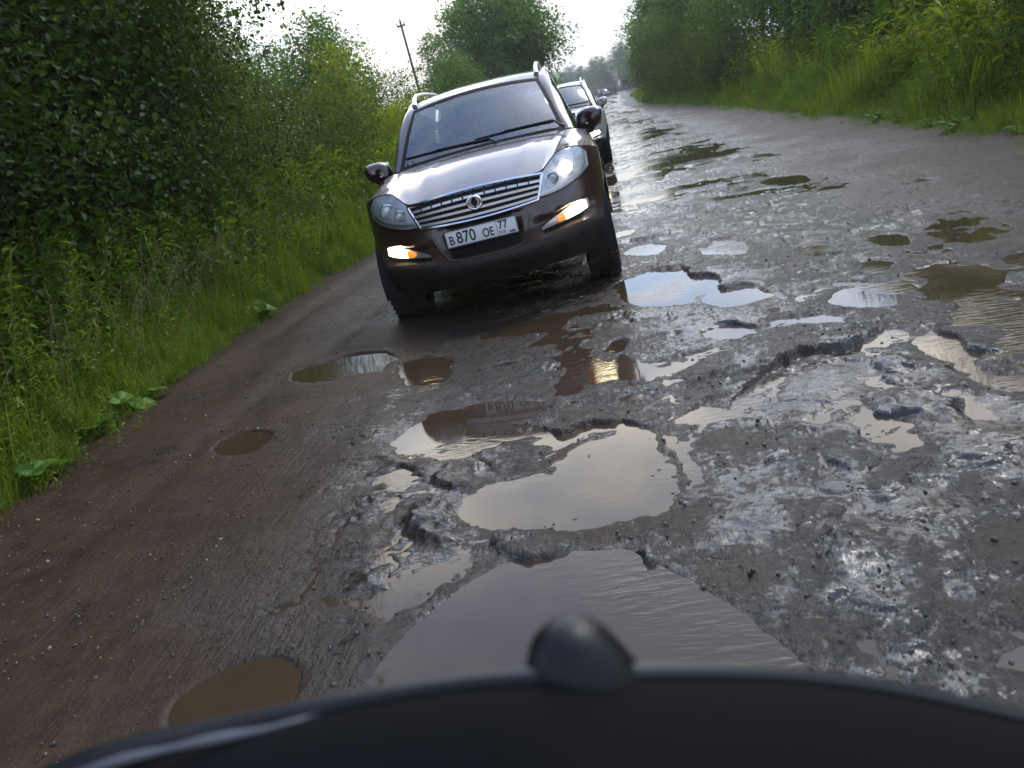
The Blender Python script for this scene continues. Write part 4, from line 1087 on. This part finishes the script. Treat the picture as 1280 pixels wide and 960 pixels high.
    text('OE', .008, pz-.038, .088, .72, 'letters'); text('77', .128, pz-.008, .082, .85, 'region_code'); text('RUS', .128, pz-.042, .030, .9, 'country_code')
    for i, (m, nm) in enumerate(((M_white, 'flag_white'), (M_blue, 'flag_blue'), (M_red, 'flag_red'))):
        mb = MB(); mb.box(.200, .240, py-.0057, py-.0045, pz-.025-.007*i-.007, pz-.025-.007*i); mb.build(nm, m, pl)
    # ---- mirrors
    for s in (-1, 1):
        mr = empty('wing_mirror'); mr.parent = root
        mb = MB(); P = []
        for a in np.linspace(0, math.pi, 15):           # rounded shell, deeper forward
            ring = []
            for b in np.linspace(0, 2*math.pi, 25)[:-1]:
                rx = .112*abs(math.cos(b))**.75*np.sign(math.cos(b)); rz = .088*abs(math.sin(b))**.75*np.sign(math.sin(b))
                k = math.sin(a)**.6; ring.append([s*(.935+rx*k+.02*(rz/.09)), 1.53-.075*math.cos(a)-.03*(rx/.12), 1.19+rz*k])
            P.append(ring)
        mb.grid(P, close_v=True); sh = mb.build('mirror_shell', M_paint, mr)
        mb = MB(); mb.grid([[[s*(.91+.12*u), 1.475+.05*v+.03*u, 1.105+.05*v*(1-.3*u)+.02*u] for v in (0, .5, 1)] for u in np.linspace(0, 1, 8)])
        mb.tube([(s*.86, 1.52, 1.10), (s*.94, 1.51, 1.10), (s*.96, 1.50, 1.125), (s*1.01, 1.51, 1.140)], [.045, .038, .034, .02], 8, flat=.7); mb.build('mirror_foot', M_plastic, mr)
        mb = MB(); mb.tube([(s*.90, 1.460, 1.155), (s*.965, 1.460, 1.165), (s*1.03, 1.49, 1.185)], [.006, .010, .006], 6); mb.build('mirror_indicator', M_silver, mr)
        mb = MB(); mb.box(s*.935-.09, s*.935+.09, 1.598, 1.604, 1.12, 1.26, .002); mb.build('mirror_glass', M_mglass, mr)
    # ---- wipers, roof rails
    for (x0, x1, n0) in ((.10, -.66, 0), (.66, -.02, 1)):
        wp = empty('wiper'); wp.parent = root
        P0 = []
        for q in np.linspace(0, 1, 14):
            x = x0+(x1-x0)*q; u = x/.735; v = .035+.07*q if n0 == 0 else .10-.02*q
            P0.append(wscreen(u, v, .030))
        mb = MB(); mb.tube(P0, .009, 6, flat=1.4); mb.build('wiper_blade', M_dark, wp)
        a, b_ = P0[0], P0[8]; mb = MB(); mb.tube([(x0+.06, 1.22, 1.19), (a[0], a[1]-.03, a[2]+.012), (b_[0], b_[1]-.012, b_[2]+.012)], [.012, .009, .007], 6); mb.build('wiper_arm', M_plastic, wp)
    for s in (-1, 1):
        mb = MB(); mb.tube([(s*.575, 2.12, 1.655), (s*.578, 2.24, 1.715), (s*.582, 2.42, 1.755), (s*.59, 3.0, 1.775), (s*.59, 3.7, 1.77), (s*.585, 4.1, 1.735), (s*.58, 4.25, 1.67)], [.024, .021, .014, .012, .012, .015, .024], 8)
        mb.build('roof_rail', M_silver, root)
    # ---- wheels, underbody
    for wy_0, tg in ((WHY, 0), (3.72, 1)):
        for s in (-1, 1):
            wl = empty('wheel', (s*.80, wy_0, .372)); wl.parent = root
            mb = MB(); R0 = .372
            mb.lathe([(-.118, .235), (-.128, .27), (-.13, .31), (-.122, .350), (-.104, R0-.002), (-.06, R0), (-.052, R0-.010), (-.044, R0-.010), (-.036, R0), (-.004, R0), (.002, R0-.01), (.006, R0), (.036, R0), (.044, R0-.010), (.052, R0-.010), (.06, R0), (.104, R0-.002), (.122, .350), (.13, .31), (.128, .27), (.118, .235)], 'x', k=48)
            for q in range(44):
                a = 2*math.pi*q/44
                for sx in (-1, 1): mb.box(sx*.062, sx*.120 if sx > 0 else sx*.120, -.009, .009, R0-.006, R0+.007, M=Matrix.Rotation(a+sx*.03, 4, 'X'))
            ty = mb.build('tyre', M_rubber, wl)
            mb = MB(); mb.lathe([(s*.118, .238), (s*.105, .225), (s*.05, .215), (-s*.10, .225)], 'x', k=40)
            for q in range(5):
                a = 2*math.pi*q/5
                for da in (-.13, .13):
                    mb.box(s*.085-.014, s*.085+.014, -.016, .016, .04, .228, .004, M=Matrix.Rotation(a+da, 4, 'X'))
            mb.lathe([(s*.11, 0), (s*.112, .03), (s*.10, .055), (s*.07, .06)], 'x', k=24)
            mb.build('rim', M_alloy, wl)
    mb = MB()
    for s in (-1, 1):
        for cy in (WHY, 3.72):
            mb = MB(); P = []
            for a in np.linspace(-.25, math.pi+.25, 17):
                P.append([[s*x, cy+WHR*.995*math.cos(a), .375+WHR*.995*math.sin(a)] for x in (.925, .60)])
            mb.grid(P); mb.build('arch_liner', M_dark, root)
    mb = MB(); mb.box(-.66, .66, .30, 4.4, .30, .46, .02); mb.tube([(-.7, WHY, .34), (0, WHY, .30), (.7, WHY, .34)], .05, 8); mb.tube([(-.7, 3.72, .36), (.7, 3.72, .36)], .06, 8); mb.ball((.1, 3.72, .36), .13)
    mb.box(-.60, .60, .45, 1.1, .46, .93); mb.build('underbody', M_dark, root)
    # ---- cabin
    mb = MB(); mb.grid([[[x, y, z] for y, z in ((1.30, 1.12), (1.42, 1.165), (1.62, 1.165), (1.74, 1.10), (1.76, .75))] for x in np.linspace(-.72, .72, 9)]); mb.ball((.36, 1.60, 1.165), .16, (1.1, .8, .35)); mb.build('dashboard', M_int, root)
    mb = MB(); M1 = Matrix.Translation((.37, 1.86, 1.085)) @ Matrix.Rotation(R_(-22), 4, 'X')
    tor = [[list(M1 @ Vector(((.185+.014*math.cos(b))*math.cos(a), .014*math.sin(b), (.185+.014*math.cos(b))*math.sin(a)))) for b in np.linspace(0, 2*math.pi, 9)[:-1]] for a in np.linspace(0, 2*math.pi, 37)[:-1]]
    mb.grid(tor, close_u=True, close_v=True); mb.box(-.17, .17, -.01, .01, -.03, .03, M=M1); mb.tube([M1 @ Vector((0, 0, 0)), (.37, 1.62, 1.03)], .03, 8); mb.build('steering_wheel', M_dark, root)
    for sx, sy in ((-.37, 2.35), (.37, 2.35), (-.37, 3.25), (.37, 3.25)):
        mb = MB(); mb.box(sx-.25, sx+.25, sy-.30, sy+.20, .55, .74, .05)
        mb.box(sx-.24, sx+.24, sy+.10, sy+.24, .68, 1.30, .05, M=Matrix.Translation((0, sy+.15, .7)) @ Matrix.Rotation(R_(-12), 4, 'X') @ Matrix.Translation((0, -sy-.15, -.7)))
        mb.box(sx-.13, sx+.13, sy+.26, sy+.36, 1.29, 1.46, .04); mb.build('seat', M_int, root)
    mb = MB(); mb.box(-.11, .11, 1.90, 1.92, 1.525, 1.585, .008); mb.build('rear_view_mirror', M_dark, root)
    for s in (-1, 1):
        mb = MB(); mb.box(s*.80-.06, s*.80+.06, 4.50, 4.60, .88, 1.12, .02); mb.build('tail_light', M_tail, root)

# ---- people, grown as one skin each
def skin_body(name, joints, edges, m, parent=None, sub=2):
    me = bpy.data.meshes.new(name); me.from_pydata([j[0] for j in joints], edges, []); o = bpy.data.objects.new(name, me); COL.objects.link(o)
    md = o.modifiers.new('s', 'SKIN'); md.use_smooth_shade = True
    for i, j in enumerate(joints):
        r = j[1]; me.skin_vertices[0].data[i].radius = r if isinstance(r, tuple) else (r, r)
    me.skin_vertices[0].data[0].use_root = True
    o.modifiers.new('u', 'SUBSURF').levels = sub
    bpy.context.view_layer.update(); ev = o.evaluated_get(bpy.context.evaluated_depsgraph_get()); m2 = bpy.data.meshes.new_from_object(ev)
    o.modifiers.clear(); o.data = m2; m2.materials.clear(); m2.materials.append(m)
    if parent: o.parent = parent
    return o
M_skin = mat('skin', (.42, .24, .17), .5); M_hair = mat('hair', (.03, .02, .015), .6)
M_shirtw = mat('pale_shirt', (.42, .42, .40), .8); M_shirtr = mat('dull_red_shirt', (.20, .06, .05), .8); M_trs = mat('dark_trousers', (.03, .03, .04), .8)
def person(x, y, shirt, driver):
    """seated, local to the car, looking towards -Y; the body is one mesh, clothing and hair its children"""
    root = empty('person', (0, 0, 0))
    hx = x; hy = y-.02; hz = 1.36
    if driver: hl, hr = (x-.17, 1.845, 1.15), (x+.16, 1.86, 1.17)
    else: hl, hr = (x-.12, y-.42, .86), (x+.12, y-.42, .86)
    J = [((x, y+.02, .72), (.15, .12)), ((x, y+.06, .95), (.14, .10)), ((x, y+.04, 1.14), (.15, .09)), ((x, y, 1.23), .050), ((hx, hy-.005, 1.29), .055), ((hx, hy-.02, 1.36), (.080, .095)), ((hx, hy-.01, 1.43), (.072, .088))]
    E = [(0, 1), (1, 2), (2, 3), (3, 4), (4, 5), (5, 6)]
    for s, h in ((-1, hl), (1, hr)):
        b = len(J); sh = (x+s*.18, y+.03, 1.13); el = (x+s*.27, (y+h[1])/2+.03, min(.93, (h[2]+.80)/2))
        J += [(sh, .060), (el, .045), (tuple(np.array(el)*.25+np.array(h)*.75), .030), (h, (.040, .024))]
        E += [(2, b), (b, b+1), (b+1, b+2), (b+2, b+3)]
        for f, (dx, r) in enumerate(((-.030, .0085), (-.011, .009), (.009, .009), (.028, .008))):   # four fingers curled forward, the thumb from the side
            q = len(J); J += [((h[0]+dx, h[1]-.045, h[2]+.028), r), ((h[0]+dx, h[1]-.075, h[2]+.012), r*.95), ((h[0]+dx, h[1]-.070, h[2]-.018), r*.85)]
            E += [(b+3, q), (q, q+1), (q+1, q+2)]
        q = len(J); J += [((h[0]-s*.045, h[1]-.012, h[2]+.010), .010), ((h[0]-s*.058, h[1]-.040, h[2]+.020), .009)]; E += [(b+3, q), (q, q+1)]
        b = len(J); J += [((x+s*.10, y, .72), .085), ((x+s*.14, y-.45, .74), .060), ((x+s*.13, y-.62, .42), .045), ((x+s*.13, y-.72, .40), .035)]
        E += [(0, b), (b, b+1), (b+1, b+2), (b+2, b+3)]
    bo = skin_body('body', J, E, M_skin, root)
    mb = MB()                                             # face
    mb.tube([(hx, hy-.112, 1.395), (hx, hy-.130, 1.365), (hx, hy-.118, 1.352)], [.008, .013, .010], 8)
    for s in (-1, 1): mb.ball((hx+s*.085, hy-.005, 1.375), .022, (.4, .9, 1.2), 6)
    mb.build('nose_and_ears', M_skin, root)
    mb = MB()
    for s in (-1, 1): mb.ball((hx+s*.031, hy-.103, 1.392), .010, k=6); mb.tube([(hx+s*.014, hy-.112, 1.412), (hx+s*.048, hy-.104, 1.412)], .004, 5)
    mb.tube([(hx-.024, hy-.112, 1.322), (hx, hy-.120, 1.320), (hx+.024, hy-.112, 1.322)], .0045, 5); mb.build('eyes_and_mouth', M_hair, root)
    mb = MB(); P = []
    for a in np.linspace(0, 1.75, 9):
        P.append([[hx+.094*math.sin(a)*math.cos(b), hy+.012+.112*math.sin(a)*math.sin(b)-.004, 1.405+.098*math.cos(a)-(0 if math.sin(b) > -.3 else -.045*(a > 1.2))] for b in np.linspace(0, 2*math.pi, 25)[:-1]])
    mb.grid(P, close_v=True); mb.build('hair', M_hair, root)
    JS = [((x, y+.02, .72), (.165, .135)), ((x, y+.06, .95), (.158, .118)), ((x, y+.04, 1.14), (.165, .105)), ((x, y+.01, 1.205), .066)]
    ES = [(0, 1), (1, 2), (2, 3)]
    for s, h in ((-1, hl), (1, hr)):
        b = len(JS); el = (x+s*.27, (y+h[1])/2+.03, min(.93, (h[2]+.80)/2))
        JS += [((x+s*.18, y+.03, 1.13), .078), (el, .058), (tuple(np.array(el)*.4+np.array(h)*.6), .044)]; ES += [(2, b), (b, b+1), (b+1, b+2)]
    skin_body('shirt', JS, ES, shirt, root)
    JT = [((x, y+.02, .72), (.15, .10))]; ET = []
    for s in (-1, 1):
        b = len(JT); JT += [((x+s*.10, y, .72), .098), ((x+s*.14, y-.45, .74), .072), ((x+s*.13, y-.62, .46), .058)]; ET += [(0, b), (b, b+1), (b+1, b+2)]
    skin_body('trousers', JT, ET, M_trs, root)
    return root

SUV = empty('off_road_car'); build_suv(SUV)
CX, CY, CRZ = -1.045, 6.42, R_(2.6)
tag(SUV, 'dark brown off-road car with glowing fog lights rolling through the mud in front', 'car', 'off-road cars driving in a column')
car_pos = (CX, CY, -.03)
SUV.location = car_pos; SUV.rotation_euler = (R_(.3), R_(-2.3), CRZ); SUV.scale = (1.03, 1.03, 1.04)
pd_ = person(.37, 2.38, M_shirtw, True); tag(pd_, 'person in a pale shirt with both hands on the steering wheel of the front car', 'person')
pp_ = person(-.37, 2.42, M_shirtr, False); tag(pp_, 'person in a dull red shirt in the passenger seat of the front car', 'person')
for p in (pd_, pp_): p.location = SUV.location; p.rotation_euler = SUV.rotation_euler; p.scale = SUV.scale
S2 = copy_tree(SUV); S2.location = (-1.08, 18.6, -.01); S2.rotation_euler = (0, R_(-.6), R_(1.5))
tag(S2, 'off-road car with a silvery sky sheen painted in, half hidden behind the front one, one headlight lit', 'car')
p3 = copy_tree(pd_); p3.location = S2.location; p3.rotation_euler = S2.rotation_euler
p3['label'] = 'person in a pale shirt at the wheel of the second car'
S3 = copy_tree(SUV); S3.location = (-.5, 205, 0); S3.rotation_euler = (0, 0, R_(14))
M_grey = mat('dark_grey_paint', (.02, .022, .025), .6, spec=.2)
def repaint(o):
    if o.type == 'MESH' and o.data.materials and o.data.materials[0] == M_paint:
        o.material_slots[0].link = 'OBJECT'; o.material_slots[0].material = M_grey
    if o.type == 'MESH' and o.data.materials and o.data.materials[0] in (M_on, M_onw):
        o.material_slots[0].link = 'OBJECT'; o.material_slots[0].material = M_lampbowl
    for c in kids(o): repaint(c)
repaint(S3)
M_taupe_sheen = mat('taupe_paint_with_sky_sheen', (.46, .45, .43), .35, metal=.2, coat=1.)  # paler than the front car's brown; sky reflection is put into the colour
def repaint2(o):
    if o.type == 'MESH' and o.data.materials and o.data.materials[0] == M_paint:
        o.material_slots[0].link = 'OBJECT'; o.material_slots[0].material = M_taupe_sheen
    for c in kids(o): repaint2(c)
repaint2(S2)
tag(S3, 'tiny dark car far up the road, last of the three', 'car')
# ------------------------------------------------------------------ the dark plastic shelf of the vehicle the photo is taken from
def AT(x, y, d): r = ray(x, y); return CAM+r*d
M_cowl = mat('matt_black_plastic', (.0028, .003, .0040), .85, spec=.10)
M_gloss = mat('shiny_black_plastic', (.004, .004, .005), .42, spec=.35)
M_rub = mat('black_rubber_strip', (.006, .006, .006), .35)
cow = empty('dashboard_shelf', tuple(map(float, AT(700, 900, .42))))
inv = Matrix.Translation(cow.location).inverted()
xs_ = [-60, 60, 180, 300, 420, 500, 580, 680, 780, 900, 1000, 1100, 1200, 1290, 1360]
ye = [1040, 985, 940, 903, 876, 862, 850, 842, 838, 838, 843, 856, 876, 897, 915]
top = [AT(a, b, .50+.00012*abs(a-700)) for a, b in zip(xs_, ye)]
upn = np.array([0, 0, 1.]); back = -np.array([cF[0], cF[1], 0]); back /= np.linalg.norm(back)
c0 = [p-upn*.05-back*.015 for p in top]; c1_ = [p-upn*.006-back*.004 for p in top]; c2_ = [p+back*.02+upn*.001 for p in top]; c3 = [p+back*.10-upn*.010 for p in top]; c4 = [p+back*.24-upn*.05 for p in top]
mb = MB(); mb.grid(loft([c0, c1_, c2_, c3, c4], 60, 16)); o = mb.build('panel', M_cowl, cow, ang=60); o.data.transform(inv)
mb = MB(); mb.tube([p-upn*.0035 for p in catmull(top, 60)], .0065, 10); o = mb.build('edge_strip', M_rub, cow); o.data.transform(inv)
# wiper blade on the left, its reflections put in as a grey tube
xa = [20, 120, 220, 320, 400, 470, 520]; ya = [985, 945, 920, 900, 884, 872, 866]
L1 = [AT(a, b, .56) for a, b in zip(xa, ya)]
mb = MB(); mb.tube([p for p in catmull(L1, 30)], [.009]*30, 8, flat=.5); o = mb.build('wiper_blade', M_gloss, cow); o.data.transform(inv)
L2 = [AT(a, b+14, .53) for a, b in zip(xa, ya)]
mb = MB(); mb.tube(catmull(L2, 40), list(.0025+.0006*np.sin(np.arange(40)*.7)), 6); o = mb.build('wiper_sheen', mat('grey_sheen_streak', (.10, .10, .11), .35), cow); o.data.transform(inv)
# rounded knob
kb = AT(727, 850, .52); mb = MB()
kp = [(-.02, .034), (.004, .0305), (.018, .0265), (.030, .0225), (.038, .0175), (.043, .011), (.0452, .005), (.0455, 0)]
mb.lathe([(h*1.15-.012, r*1.18) for h, r in kp], 'z', (0, 0, 0), 32)
Mk = Matrix.Translation(tuple(kb)) @ Matrix.Rotation(R_(-10), 4, 'Y')
o = mb.build('knob', M_gloss, cow); o.data.transform(inv @ Mk)
mb = MB(); mb.lathe([(-.030, .043), (-.022, .043), (-.018, .039)], 'z', (0, 0, 0), 32); o = mb.build('knob_collar', M_cowl, cow); o.data.transform(inv @ Mk)
tag(cow, 'out-of-focus black plastic shelf with a rounded shiny knob along the bottom', 'dashboard')
bpy.context.view_layer.update()
